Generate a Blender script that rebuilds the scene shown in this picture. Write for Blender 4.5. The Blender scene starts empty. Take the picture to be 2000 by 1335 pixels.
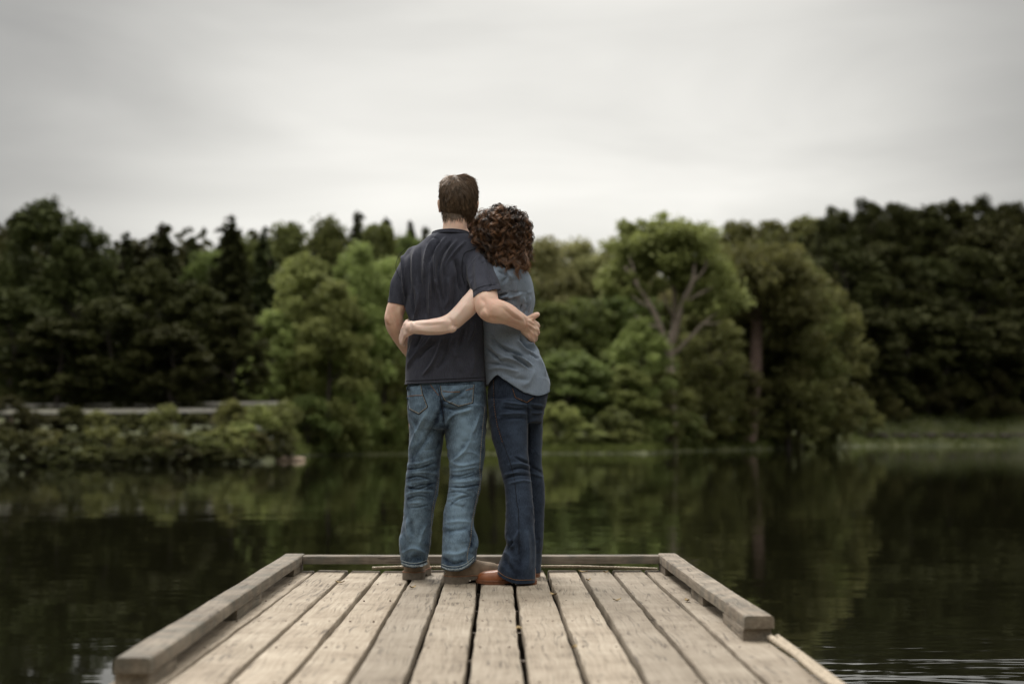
import bpy, bmesh, math, random
import numpy as np
from mathutils import Vector, Matrix, noise as mnoise
from mathutils.bvhtree import BVHTree

random.seed(7)
RNG = np.random.default_rng(11)
SC = bpy.context.scene
COL = SC.collection

# ------------------------------------------------------------------ camera
CAM_H, FPX, W0, H0 = 0.63, 2778.0, 2000.0, 1335.0
PITCH, YAW = math.radians(3.82), math.radians(0.62)
cam = bpy.data.cameras.new('camera')
cam.lens = 50.0
cam.sensor_width = 36.0
cam.clip_start = 0.05
cam.clip_end = 6000
cam.dof.use_dof = True
cam.dof.focus_distance = 6.16
cam.dof.aperture_fstop = 1.8
camo = bpy.data.objects.new('camera', cam)
camo.location = (0, 0, CAM_H)
camo.rotation_euler = (math.radians(90) + PITCH, 0, -YAW)
COL.objects.link(camo)
SC.camera = camo
CR = np.array(camo.rotation_euler.to_matrix())
CO = np.array([0, 0, CAM_H])


def P(px, py, Y):
    """the point of the place at forward distance Y seen at photo pixel (px, py)"""
    d = CR @ np.array([(px - W0 / 2) / FPX, -(py - H0 / 2) / FPX, -1.0])
    return CO + d * (Y / d[1])


def proj(V):
    c = (np.asarray(V) - CO) @ CR
    return np.stack([W0 / 2 - c[..., 0] / c[..., 2] * FPX, H0 / 2 + c[..., 1] / c[..., 2] * FPX], -1)


# ------------------------------------------------------------------ sky, sun, exposure
SUN_EL, SUN_AZ = math.radians(58), math.radians(-25)      # azimuth from +Y towards +X
world = bpy.data.worlds.new('World')
SC.world = world
world.use_nodes = True
wn, wl = world.node_tree.nodes, world.node_tree.links
wn.clear()


def wnode(t, **k):
    n = wn.new(t)
    for a, b in k.items():
        setattr(n, a, b)
    return n


w_out = wnode('ShaderNodeOutputWorld')
w_bg = wnode('ShaderNodeBackground')
w_bg.inputs['Strength'].default_value = 1.0
w_sky = wnode('ShaderNodeTexSky', sky_type='NISHITA', sun_disc=False)
w_sky.sun_elevation = SUN_EL
w_sky.sun_rotation = SUN_AZ
w_skym = wnode('ShaderNodeVectorMath', operation='SCALE')
w_skym.inputs['Scale'].default_value = 0.10
w_tc = wnode('ShaderNodeTexCoord')
w_map = wnode('ShaderNodeMapping')
w_map.inputs['Scale'].default_value = (1.6, 1.6, 7.0)
w_map.inputs['Rotation'].default_value = (0, math.radians(3), 0)
w_n1 = wnode('ShaderNodeTexNoise')
w_n1.inputs['Scale'].default_value = 1.5
w_n1.inputs['Detail'].default_value = 5
w_n1.inputs['Roughness'].default_value = 0.5
w_n1.inputs['Distortion'].default_value = 0.5
w_r1 = wnode('ShaderNodeMapRange')
w_r1.inputs['From Min'].default_value = 0.33
w_r1.inputs['From Max'].default_value = 0.66
w_r1.inputs['To Min'].default_value = 0.78
w_r1.inputs['To Max'].default_value = 1.06
# thin bright cloud in front of the hidden sun's side of the sky, darker deck elsewhere
w_dot = wnode('ShaderNodeVectorMath', operation='DOT_PRODUCT')
_d = Vector((0.02, 0.985, 0.10)).normalized()
w_dot.inputs[1].default_value = _d
w_r2 = wnode('ShaderNodeMapRange', interpolation_type='SMOOTHSTEP')
w_r2.inputs['From Min'].default_value = 0.922
w_r2.inputs['From Max'].default_value = 1.0
w_r2.inputs['To Min'].default_value = 0.205
w_r2.inputs['To Max'].default_value = 0.432
w_mul = wnode('ShaderNodeMath', operation='MULTIPLY')
w_comb = wnode('ShaderNodeVectorMath', operation='SCALE')
w_comb.inputs[0].default_value = (1.0, 0.974, 0.908)
w_mix = wnode('ShaderNodeMix', data_type='RGBA')
w_mix.inputs['Factor'].default_value = 0.97
wl.new(w_tc.outputs['Generated'], w_map.inputs['Vector'])
wl.new(w_map.outputs['Vector'], w_n1.inputs['Vector'])
wl.new(w_n1.outputs['Fac'], w_r1.inputs['Value'])
wl.new(w_tc.outputs['Generated'], w_dot.inputs[0])
wl.new(w_dot.outputs['Value'], w_r2.inputs['Value'])
wl.new(w_r1.outputs['Result'], w_mul.inputs[0])
wl.new(w_r2.outputs['Result'], w_mul.inputs[1])
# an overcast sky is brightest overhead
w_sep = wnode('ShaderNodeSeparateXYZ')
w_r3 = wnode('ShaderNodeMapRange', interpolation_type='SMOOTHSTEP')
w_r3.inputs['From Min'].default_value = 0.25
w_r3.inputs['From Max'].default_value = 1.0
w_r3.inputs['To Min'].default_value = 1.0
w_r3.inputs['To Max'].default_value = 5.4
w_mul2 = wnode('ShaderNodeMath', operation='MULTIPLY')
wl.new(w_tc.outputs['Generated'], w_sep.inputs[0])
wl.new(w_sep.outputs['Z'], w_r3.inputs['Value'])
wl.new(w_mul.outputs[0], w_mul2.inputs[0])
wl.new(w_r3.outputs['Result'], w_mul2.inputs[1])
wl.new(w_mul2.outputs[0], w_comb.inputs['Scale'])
wl.new(w_sky.outputs['Color'], w_skym.inputs[0])
wl.new(w_skym.outputs[0], w_mix.inputs['A'])
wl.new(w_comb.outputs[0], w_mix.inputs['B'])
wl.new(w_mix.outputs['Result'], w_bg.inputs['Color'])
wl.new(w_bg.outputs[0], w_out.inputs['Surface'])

sun = bpy.data.lights.new('sun', 'SUN')
sun.energy = 1.5
sun.angle = math.radians(25)
sun.color = (1.0, 0.96, 0.9)
suno = bpy.data.objects.new('sun', sun)
sd = Vector((math.sin(SUN_AZ) * math.cos(SUN_EL), math.cos(SUN_AZ) * math.cos(SUN_EL), math.sin(SUN_EL)))
suno.rotation_euler = sd.to_track_quat('Z', 'Y').to_euler()
COL.objects.link(suno)

SC.view_settings.view_transform = 'Standard'
SC.view_settings.look = 'None'
SC.view_settings.exposure = 1.1
SC.view_settings.gamma = 1.0
SC.view_settings.use_curve_mapping = False
SC.render.engine = 'CYCLES'
SC.cycles.use_denoising = True
SC.render.filter_size = 1.1
SC.cycles.max_bounces = 6
SC.cycles.transparent_max_bounces = 8
SC.cycles.sample_clamp_indirect = 4.0


# ------------------------------------------------------------------ materials
def mat(name):
    m = bpy.data.materials.new(name)
    m.use_nodes = True
    nt = m.node_tree
    b = nt.nodes['Principled BSDF']

    def nd(t, **k):
        n = nt.nodes.new(t)
        for a, v in k.items():
            if a == 'inp':
                for i, x in v.items():
                    n.inputs[i].default_value = x
            else:
                setattr(n, a, v)
        return n
    return m, b, nd, nt.links.new


def rgba(c):
    return (c[0], c[1], c[2], 1.0)


def ramp(nd, stops, interp='LINEAR'):
    r = nd('ShaderNodeValToRGB')
    cr = r.color_ramp
    cr.interpolation = interp
    while len(cr.elements) < len(stops):
        cr.elements.new(0.5)
    for e, (p, c) in zip(cr.elements, stops):
        e.position = p
        e.color = rgba(c) if len(c) == 3 else c
    return r


def leaf_mat(name, c, var=0.3, trans=0.38, spec=0.2):
    m, b, nd, ln = mat(name)
    oi = nd('ShaderNodeObjectInfo')
    at = nd('ShaderNodeAttribute', attribute_name='tint')
    mr = nd('ShaderNodeMapRange', inp={'To Min': 1 - var, 'To Max': 1 + var})
    ln(oi.outputs['Random'], mr.inputs['Value'])
    ma = nd('ShaderNodeMath', operation='MULTIPLY')
    ln(mr.outputs[0], ma.inputs[0])
    ln(at.outputs['Fac'], ma.inputs[1])
    hs = nd('ShaderNodeHueSaturation', inp={'Color': rgba(c)})
    ln(ma.outputs[0], hs.inputs['Value'])
    hr = nd('ShaderNodeMapRange', inp={'To Min': 0.475, 'To Max': 0.515})
    ln(oi.outputs['Random'], hr.inputs['Value'])
    ln(hr.outputs[0], hs.inputs['Hue'])
    ln(hs.outputs[0], b.inputs['Base Color'])
    b.inputs['Roughness'].default_value = 0.7
    b.inputs['Specular IOR Level'].default_value = spec
    tr = nd('ShaderNodeBsdfTranslucent')
    ln(hs.outputs[0], tr.inputs['Color'])
    mx = nd('ShaderNodeMixShader', inp={0: trans})
    ln(b.outputs[0], mx.inputs[1])
    ln(tr.outputs[0], mx.inputs[2])
    ln(mx.outputs[0], m.node_tree.nodes['Material Output'].inputs['Surface'])
    return m


def bark_mat(name, c1, c2):
    m, b, nd, ln = mat(name)
    tc = nd('ShaderNodeTexCoord')
    mp = nd('ShaderNodeMapping', inp={'Scale': (6, 6, 1.2)})
    n = nd('ShaderNodeTexNoise', inp={'Scale': 2.0, 'Detail': 6.0})
    ln(tc.outputs['Object'], mp.inputs[0]); ln(mp.outputs[0], n.inputs['Vector'])
    r = ramp(nd, [(0.35, c1), (0.68, c2)])
    ln(n.outputs['Fac'], r.inputs[0]); ln(r.outputs[0], b.inputs['Base Color'])
    b.inputs['Roughness'].default_value = 0.9
    bp = nd('ShaderNodeBump', inp={'Strength': 0.7, 'Distance': 0.05})
    ln(n.outputs['Fac'], bp.inputs['Height']); ln(bp.outputs[0], b.inputs['Normal'])
    return m


def wood_mat(name, pale, mid, dark, crack=0.75, moss=0.0):
    m, b, nd, ln = mat(name)
    tc = nd('ShaderNodeTexCoord')
    oi = nd('ShaderNodeObjectInfo')
    off = nd('ShaderNodeVectorMath', operation='SCALE', inp={0: (37.0, 91.0, 13.0)})
    ln(oi.outputs['Random'], off.inputs['Scale'])
    add = nd('ShaderNodeVectorMath', operation='ADD')
    ln(tc.outputs['Object'], add.inputs[0]); ln(off.outputs[0], add.inputs[1])
    # wandering of the grain round knots
    wob = nd('ShaderNodeTexNoise', inp={'Scale': 3.2, 'Detail': 2.0})
    ln(add.outputs[0], wob.inputs['Vector'])
    wsc = nd('ShaderNodeVectorMath', operation='MULTIPLY', inp={1: (0.045, 0.0, 0.02)})
    wsub = nd('ShaderNodeVectorMath', operation='SUBTRACT', inp={1: (0.5, 0.5, 0.5)})
    ln(wob.outputs['Color'], wsub.inputs[0]); ln(wsub.outputs[0], wsc.inputs[0])
    add2 = nd('ShaderNodeVectorMath', operation='ADD')
    ln(add.outputs[0], add2.inputs[0]); ln(wsc.outputs[0], add2.inputs[1])
    # fine grain
    g = nd('ShaderNodeMapping', inp={'Scale': (115, 4.0, 115)})
    ln(add2.outputs[0], g.inputs[0])
    gn = nd('ShaderNodeTexNoise', inp={'Scale': 1.0, 'Detail': 5.0, 'Roughness': 0.62})
    ln(g.outputs[0], gn.inputs['Vector'])
    # growth bands
    g2 = nd('ShaderNodeMapping', inp={'Scale': (38, 0.9, 38)})
    ln(add2.outputs[0], g2.inputs[0])
    gb = nd('ShaderNodeTexNoise', inp={'Scale': 1.0, 'Detail': 3.0})
    ln(g2.outputs[0], gb.inputs['Vector'])
    # stains and scuffs
    st = nd('ShaderNodeTexNoise', inp={'Scale': 7.0, 'Detail': 6.0, 'Roughness': 0.6})
    ln(add.outputs[0], st.inputs['Vector'])
    s2 = nd('ShaderNodeTexNoise', inp={'Scale': 1.4, 'Detail': 3.0})
    ln(add.outputs[0], s2.inputs['Vector'])
    r1 = ramp(nd, [(0.28, dark), (0.46, mid), (0.66, pale)])
    mixf = nd('ShaderNodeMath', operation='MULTIPLY_ADD', inp={1: 0.44, 2: -0.03})
    ln(st.outputs['Fac'], mixf.inputs[0])
    mf2 = nd('ShaderNodeMath', operation='MULTIPLY_ADD', inp={1: 0.42})
    ln(gn.outputs['Fac'], mf2.inputs[0]); ln(mixf.outputs[0], mf2.inputs[2])
    mf3 = nd('ShaderNodeMath', operation='MULTIPLY_ADD', inp={1: 0.22})
    ln(s2.outputs['Fac'], mf3.inputs[0]); ln(mf2.outputs[0], mf3.inputs[2])
    ln(mf3.outputs[0], r1.inputs[0])
    # cracks: ridged stretched noise, broken up
    c = nd('ShaderNodeMapping', inp={'Scale': (34, 0.9, 34), 'Location': (3, 5, 1)})
    ln(add2.outputs[0], c.inputs[0])
    cn = nd('ShaderNodeTexNoise', inp={'Scale': 1.0, 'Detail': 2.5, 'Roughness': 0.5})
    ln(c.outputs[0], cn.inputs['Vector'])
    cs = nd('ShaderNodeMath', operation='SUBTRACT', inp={1: 0.5}); ln(cn.outputs['Fac'], cs.inputs[0])
    ca = nd('ShaderNodeMath', operation='ABSOLUTE'); ln(cs.outputs[0], ca.inputs[0])
    cr = nd('ShaderNodeMapRange', inp={'From Min': 0.0, 'From Max': 0.022, 'To Min': 1.0, 'To Max': 0.0})
    ln(ca.outputs[0], cr.inputs['Value'])
    bm_ = nd('ShaderNodeTexNoise', inp={'Scale': 6.0, 'Detail': 2.0})
    ln(add.outputs[0], bm_.inputs['Vector'])
    br = nd('ShaderNodeMapRange', inp={'From Min': 0.44, 'From Max': 0.58})
    ln(bm_.outputs['Fac'], br.inputs['Value'])
    cm = nd('ShaderNodeMath', operation='MULTIPLY'); ln(cr.outputs[0], cm.inputs[0]); ln(br.outputs[0], cm.inputs[1])
    cf = nd('ShaderNodeMath', operation='MULTIPLY', inp={1: crack}); ln(cm.outputs[0], cf.inputs[0])
    mx = nd('ShaderNodeMix', data_type='RGBA', inp={'B': (0.045, 0.034, 0.026, 1)})
    ln(cf.outputs[0], mx.inputs['Factor']); ln(r1.outputs[0], mx.inputs['A'])
    # each board its own tone
    hs = nd('ShaderNodeHueSaturation')
    vr = nd('ShaderNodeMapRange', inp={'To Min': 0.72, 'To Max': 1.14})
    ln(oi.outputs['Random'], vr.inputs['Value']); ln(vr.outputs[0], hs.inputs['Value'])
    ln(mx.outputs['Result'], hs.inputs['Color'])
    last = hs.outputs[0]
    if moss > 0:
        mn = nd('ShaderNodeTexNoise', inp={'Scale': 11.0, 'Detail': 5.0})
        ln(add.outputs[0], mn.inputs['Vector'])
        mm = nd('ShaderNodeMapRange', inp={'From Min': 0.46, 'From Max': 0.62, 'To Max': moss})
        ln(mn.outputs['Fac'], mm.inputs['Value'])
        m2 = nd('ShaderNodeMix', data_type='RGBA', inp={'B': (0.07, 0.072, 0.06, 1)})
        ln(mm.outputs[0], m2.inputs['Factor']); ln(last, m2.inputs['A'])
        last = m2.outputs['Result']
    ln(last, b.inputs['Base Color'])
    b.inputs['Roughness'].default_value = 0.72
    b.inputs['Specular IOR Level'].default_value = 0.35
    hsum = nd('ShaderNodeMath', operation='MULTIPLY_ADD', inp={1: 0.35}); ln(gn.outputs['Fac'], hsum.inputs[0]); ln(gb.outputs['Fac'], hsum.inputs[2])
    hcr = nd('ShaderNodeMath', operation='SUBTRACT'); ln(hsum.outputs[0], hcr.inputs[0]); ln(cf.outputs[0], hcr.inputs[1])
    bp = nd('ShaderNodeBump', inp={'Strength': 0.55, 'Distance': 0.004})
    ln(hcr.outputs[0], bp.inputs['Height']); ln(bp.outputs[0], b.inputs['Normal'])
    return m


def cloth_mat(name, c_lo, c_hi, weave=900.0, rough=0.9, mottling=0.5, fade=None, bump=0.25, sheen=0.25):
    """woven cloth; attribute 'fade' (0..1) is how pale the dye is, by wear and along fold lines"""
    m, b, nd, ln = mat(name)
    tc = nd('ShaderNodeTexCoord')
    n1 = nd('ShaderNodeTexNoise', inp={'Scale': 28.0, 'Detail': 6.0, 'Roughness': 0.65})
    ln(tc.outputs['Object'], n1.inputs['Vector'])
    mp = nd('ShaderNodeMapping', inp={'Scale': (weave, weave, weave * 0.12)})
    ln(tc.outputs['Object'], mp.inputs[0])
    n2 = nd('ShaderNodeTexNoise', inp={'Scale': 0.5, 'Detail': 2.0})
    ln(mp.outputs[0], n2.inputs['Vector'])
    f = nd('ShaderNodeMath', operation='MULTIPLY_ADD', inp={1: mottling, 2: 0.5 - mottling * 0.5})
    ln(n1.outputs['Fac'], f.inputs[0])
    f2 = nd('ShaderNodeMath', operation='MULTIPLY_ADD', inp={1: 0.55, 2: -0.275})
    ln(n2.outputs['Fac'], f2.inputs[0])
    f3 = nd('ShaderNodeMath', operation='ADD'); ln(f.outputs[0], f3.inputs[0]); ln(f2.outputs[0], f3.inputs[1])
    last = f3.outputs[0]
    if fade:
        at = nd('ShaderNodeAttribute', attribute_name='fade')
        f4 = nd('ShaderNodeMath', operation='MULTIPLY_ADD', inp={1: fade})
        ln(at.outputs['Fac'], f4.inputs[0]); ln(last, f4.inputs[2])
        last = f4.outputs[0]
    r = ramp(nd, [(0.15, c_lo), (0.95, c_hi)] if not fade else [(0.36, c_lo), (1.05, c_hi)])
    ln(last, r.inputs[0]); ln(r.outputs[0], b.inputs['Base Color'])
    b.inputs['Roughness'].default_value = rough
    b.inputs['Specular IOR Level'].default_value = 0.15
    b.inputs['Sheen Weight'].default_value = sheen
    b.inputs['Sheen Roughness'].default_value = 0.5
    bp = nd('ShaderNodeBump', inp={'Strength': bump, 'Distance': 0.002})
    ln(f3.outputs[0], bp.inputs['Height'])
    # the water lies calmer out on the lake, in the lee of the wood
    dl = nd('ShaderNodeVectorMath', operation='LENGTH'); ln(tc.outputs['Object'], dl.inputs[0])
    ds = nd('ShaderNodeMapRange', inp={'From Min': 6.0, 'From Max': 70.0, 'To Min': 0.09, 'To Max': 0.018})
    ln(dl.outputs['Value'], ds.inputs['Value']); ln(ds.outputs[0], bp.inputs['Strength']); ln(bp.outputs[0], b.inputs['Normal'])
    return m


def plain_mat(name, c, rough=0.6, spec=0.4, var=0.15, scale=30.0, bump=0.0, metal=0.0):
    m, b, nd, ln = mat(name)
    tc = nd('ShaderNodeTexCoord')
    n = nd('ShaderNodeTexNoise', inp={'Scale': scale, 'Detail': 5.0})
    ln(tc.outputs['Object'], n.inputs['Vector'])
    r = ramp(nd, [(0.3, [x * (1 - var) for x in c]), (0.7, [x * (1 + var) for x in c])])
    ln(n.outputs['Fac'], r.inputs[0]); ln(r.outputs[0], b.inputs['Base Color'])
    b.inputs['Roughness'].default_value = rough
    b.inputs['Specular IOR Level'].default_value = spec
    b.inputs['Metallic'].default_value = metal
    if bump:
        bp = nd('ShaderNodeBump', inp={'Strength': bump, 'Distance': 0.01})
        ln(n.outputs['Fac'], bp.inputs['Height']); ln(bp.outputs[0], b.inputs['Normal'])
    return m


def skin_mat(name, c, blush):
    m, b, nd, ln = mat(name)
    tc = nd('ShaderNodeTexCoord')
    n = nd('ShaderNodeTexNoise', inp={'Scale': 22.0, 'Detail': 4.0})
    ln(tc.outputs['Object'], n.inputs['Vector'])
    r = ramp(nd, [(0.35, c), (0.68, blush)])
    ln(n.outputs['Fac'], r.inputs[0]); ln(r.outputs[0], b.inputs['Base Color'])
    b.inputs['Roughness'].default_value = 0.5
    b.inputs['Specular IOR Level'].default_value = 0.4
    b.inputs['Subsurface Weight'].default_value = 0.12
    b.inputs['Subsurface Radius'].default_value = (0.012, 0.004, 0.002)
    b.inputs['Subsurface Scale'].default_value = 0.6
    n2 = nd('ShaderNodeTexNoise', inp={'Scale': 420.0, 'Detail': 2.0})
    ln(tc.outputs['Object'], n2.inputs['Vector'])
    bp = nd('ShaderNodeBump', inp={'Strength': 0.12, 'Distance': 0.002})
    ln(n2.outputs['Fac'], bp.inputs['Height']); ln(bp.outputs[0], b.inputs['Normal'])
    return m


def hair_mat(name, c_lo, c_hi, rough=0.42):
    m, b, nd, ln = mat(name)
    at = nd('ShaderNodeAttribute', attribute_name='tint')
    r = ramp(nd, [(0.0, c_lo), (1.0, c_hi)])
    ln(at.outputs['Fac'], r.inputs[0]); ln(r.outputs[0], b.inputs['Base Color'])
    b.inputs['Roughness'].default_value = rough
    b.inputs['Specular IOR Level'].default_value = 0.5
    return m


M = {}
M['deck'] = wood_mat('weathered_deck_wood', (0.375, 0.322, 0.254), (0.25, 0.204, 0.152), (0.085, 0.063, 0.043))
M['rail'] = wood_mat('weathered_rail_wood', (0.28, 0.238, 0.188), (0.155, 0.126, 0.095), (0.048, 0.037, 0.027), moss=0.5)
M['frame_wood'] = wood_mat('dark_frame_wood', (0.12, 0.095, 0.07), (0.08, 0.06, 0.045), (0.035, 0.028, 0.02))
M['leaf_light'] = leaf_mat('leaf_light', (0.238, 0.275, 0.092))
M['leaf_mid'] = leaf_mat('leaf_mid', (0.132, 0.160, 0.050))
M['leaf_olive'] = leaf_mat('leaf_olive', (0.138, 0.142, 0.048))
M['leaf_shrub'] = leaf_mat('leaf_shrub', (0.060, 0.062, 0.022), spec=0.08)
M['leaf_hazy'] = leaf_mat('leaf_hazy', (0.280, 0.280, 0.120), 0.15)  # paler leaf colour with the distance haze put into it
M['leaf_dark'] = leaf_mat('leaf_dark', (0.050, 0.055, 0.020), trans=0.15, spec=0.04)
M['needle'] = leaf_mat('needle', (0.048, 0.055, 0.023), trans=0.1, spec=0.04)
M['bark_pale'] = bark_mat('bark_pale', (0.20, 0.16, 0.13), (0.46, 0.38, 0.32))
M['bark_red'] = bark_mat('bark_red', (0.10, 0.065, 0.05), (0.24, 0.165, 0.14))
M['bark_dark'] = bark_mat('bark_dark', (0.03, 0.025, 0.02), (0.08, 0.062, 0.05))
M['tee'] = cloth_mat('charcoal_jersey', (0.022, 0.024, 0.035), (0.082, 0.086, 0.116), weave=700, mottling=0.3, bump=0.1, sheen=0.12)
M['blouse'] = cloth_mat('chambray', (0.108, 0.138, 0.188), (0.305, 0.362, 0.44), weave=900, mottling=0.3, bump=0.1, sheen=0.12)
M['jeans_m'] = cloth_mat('faded_denim', (0.010, 0.019, 0.038), (0.195, 0.285, 0.38), weave=1000, mottling=0.8, fade=0.62, bump=0.35, sheen=0.1)
M['jeans_w'] = cloth_mat('dark_denim', (0.008, 0.012, 0.023), (0.056, 0.080, 0.125), weave=1000, mottling=0.5, fade=0.4, bump=0.3, sheen=0.08)
M['fray'] = plain_mat('frayed_threads', (0.33, 0.38, 0.41), 0.95, 0.1, 0.35, 300)
M['thread_o'] = plain_mat('ochre_thread', (0.24, 0.12, 0.055), 0.8, 0.2, 0.3, 200)
M['thread_p'] = plain_mat('pale_thread', (0.33, 0.29, 0.23), 0.8, 0.2, 0.3, 200)
M['thread_d'] = plain_mat('dark_thread', (0.02, 0.02, 0.024), 0.9, 0.1, 0.2, 200)
M['skin_m'] = skin_mat('skin_tanned', (0.76, 0.53, 0.41), (0.78, 0.48, 0.375))
M['skin_w'] = skin_mat('skin_fair', (0.84, 0.65, 0.55), (0.85, 0.60, 0.51))
M['hair_m'] = hair_mat('short_brown_hair', (0.055, 0.036, 0.023), (0.40, 0.265, 0.165))
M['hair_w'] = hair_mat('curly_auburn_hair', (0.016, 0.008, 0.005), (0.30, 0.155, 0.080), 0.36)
M['boot'] = plain_mat('suede_brown', (0.20, 0.15, 0.105), 0.7, 0.3, 0.22, 40, 0.2)
M['sole'] = plain_mat('boot_sole', (0.15, 0.125, 0.10), 0.85, 0.2, 0.2, 60, 0.2)
M['welt'] = plain_mat('boot_welt', (0.20, 0.105, 0.06), 0.7, 0.3, 0.2, 60)
M['shoe'] = plain_mat('tan_leather', (0.25, 0.085, 0.032), 0.4, 0.5, 0.2, 30)
M['shoe_sole'] = plain_mat('shoe_sole', (0.16, 0.06, 0.028), 0.5, 0.4, 0.2, 60)
M['rope'] = plain_mat('manila_rope', (0.40, 0.34, 0.265), 0.9, 0.2, 0.3, 90, 0.5)
M['rope_pale'] = plain_mat('bleached_rope', (0.66, 0.58, 0.46), 0.9, 0.2, 0.2, 90, 0.4)
M['steel'] = plain_mat('galvanised_steel', (0.62, 0.60, 0.56), 0.6, 0.4, 0.15, 3.0, metal=0.0)
M['log'] = plain_mat('driftwood', (0.48, 0.37, 0.28), 0.8, 0.3, 0.25, 4.0, 0.5)
M['stone'] = plain_mat('dark_stone', (0.055, 0.046, 0.04), 0.85, 0.3, 0.4, 2.5, 0.8)
M['asphalt'] = plain_mat('asphalt', (0.05, 0.05, 0.052), 0.9, 0.3, 0.2, 8.0, 0.2)
M['debris'] = plain_mat('dry_leaf', (0.34, 0.25, 0.13), 0.8, 0.3, 0.35, 60.0)
M['grass'] = leaf_mat('grass_blade', (0.095, 0.112, 0.030))
M['nail'] = plain_mat('rusty_nail', (0.08, 0.05, 0.035), 0.6, 0.5, 0.2, 90.0, metal=0.5)


# ------------------------------------------------------------------ mesh helpers
class Soup:
    def __init__(self):
        self.v, self.f, self.n = [], [], 0

    def add(self, v, f):
        v = np.asarray(v, float).reshape(-1, 3)
        self.v.append(v)
        self.f += [tuple(int(i) + self.n for i in q) for q in f]
        self.n += len(v)
        return self

    def mesh(self, name):
        me = bpy.data.meshes.new(name)
        me.from_pydata(np.concatenate(self.v).tolist(), [], self.f)
        me.update()
        return me


def link(name, me, m=None, parent=None, smooth=True):
    o = bpy.data.objects.new(name, me)
    COL.objects.link(o)
    if m is not None and len(me.materials) == 0:
        me.materials.append(m)
    if parent is not None:
        o.parent = parent
        o.matrix_parent_inverse = Matrix.Translation(-Vector(parent.location)) if parent.type == 'EMPTY' and parent.rotation_euler[2] == 0 and tuple(parent.scale) == (1, 1, 1) else Matrix.Identity(4)
    if smooth:
        me.polygons.foreach_set('use_smooth', np.ones(len(me.polygons), bool))
        if name in ('plank', 'rail', 'block'):
            me.set_sharp_from_angle(angle=math.radians(28))
    return o


def empty(name, loc=(0, 0, 0)):
    o = bpy.data.objects.new(name, None)
    o.empty_display_size = 0.2
    o.location = loc
    COL.objects.link(o)
    return o


def tag(o, label=None, cat=None, group=None, kind=None):
    for k, v in (('label', label), ('category', cat), ('group', group), ('kind', kind)):
        if v:
            o[k] = v
    return o


def attr(me, name, vals):
    a = me.attributes.new(name, 'FLOAT', 'POINT')
    a.data.foreach_set('value', np.asarray(vals, np.float32))


def ring_faces(nr, n, cap=True, base=0):
    f = []
    for i in range(nr - 1):
        for j in range(n):
            k = (j + 1) % n
            f.append((base + i * n + j, base + i * n + k, base + (i + 1) * n + k, base + (i + 1) * n + j))
    if cap:
        f.append(tuple(base + j for j in range(n))[::-1])
        f.append(tuple(base + (nr - 1) * n + j for j in range(n)))
    return f


def catmull(pts, sub):
    pts = np.asarray(pts, float)
    if len(pts) < 3 or sub <= 1:
        t = np.linspace(0, len(pts) - 1, (len(pts) - 1) * max(sub, 1) + 1)
        return np.stack([np.interp(t, np.arange(len(pts)), pts[:, k]) for k in range(pts.shape[1])], 1)
    p = np.vstack([2 * pts[0] - pts[1], pts, 2 * pts[-1] - pts[-2]])
    out = []
    for i in range(1, len(p) - 2):
        for s in range(sub):
            t = s / sub
            a, b, c, d = p[i - 1], p[i], p[i + 1], p[i + 2]
            out.append(0.5 * (2 * b + (c - a) * t + (2 * a - 5 * b + 4 * c - d) * t * t + (3 * b - a - 3 * c + d) * t ** 3))
    out.append(pts[-1])
    return np.array(out)


def tube_geo(pts, rad, n=12, sub=1, round_ends=True, squash=None):
    """swept tube; squash=(axis vector, factor) flattens the section along that axis"""
    A = np.column_stack([np.asarray(pts, float), np.asarray(rad, float)])
    A = catmull(A, sub)
    p, r = A[:, :3], np.maximum(A[:, 3], 1e-4)
    if round_ends:
        d0 = p[0] - p[1]; d0 /= np.linalg.norm(d0) + 1e-9
        d1 = p[-1] - p[-2]; d1 /= np.linalg.norm(d1) + 1e-9
        pre, post, rp, rq = [], [], [], []
        for a in (0.98, 0.8, 0.45):
            pre.append(p[0] + d0 * r[0] * a); rp.append(r[0] * math.sqrt(1 - a * a))
        for a in (0.45, 0.8, 0.98):
            post.append(p[-1] + d1 * r[-1] * a); rq.append(r[-1] * math.sqrt(1 - a * a))
        p = np.vstack([pre, p, post]); r = np.concatenate([rp, r, rq])
    t = np.gradient(p, axis=0)
    t /= np.linalg.norm(t, axis=1)[:, None] + 1e-9
    u = np.cross(t[0], [0, 0, 1.0])
    if np.linalg.norm(u) < 0.1:
        u = np.cross(t[0], [1.0, 0, 0])
    u /= np.linalg.norm(u)
    V = []
    ang = np.linspace(0, 2 * math.pi, n, endpoint=False)
    for i in range(len(p)):
        u = u - t[i] * np.dot(u, t[i]); u /= np.linalg.norm(u) + 1e-9
        w = np.cross(t[i], u)
        off = (np.cos(ang)[:, None] * u + np.sin(ang)[:, None] * w) * r[i]
        if squash is not None:
            ax = np.asarray(squash[0], float); ax /= np.linalg.norm(ax)
            off -= np.outer(off @ ax, ax) * (1 - squash[1])
        V.append(p[i] + off)
    return np.concatenate(V), ring_faces(len(p), n)


def loft_px(S, rows, n=44, sub=4):
    """rows: (py, x_left, x_right, Y centre, half depth) -> closed lofted solid"""
    A = catmull(np.array([r[:5] for r in rows], float), sub)
    ang = np.linspace(0, 2 * math.pi, n, endpoint=False)
    V = []
    for py, xl, xr, Y, hd in A:
        a, b = P(xl, py, Y), P(xr, py, Y)
        c = (a + b) / 2
        hw = np.linalg.norm(b - a) / 2
        e = 2 / 2.3
        cx = np.sign(np.cos(ang)) * np.abs(np.cos(ang)) ** e
        cy = np.sign(np.sin(ang)) * np.abs(np.sin(ang)) ** e
        V.append(np.stack([c[0] + cx * hw, c[1] + cy * hd, np.full(n, c[2])], 1))
    S.add(np.concatenate(V), ring_faces(len(A), n))


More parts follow.
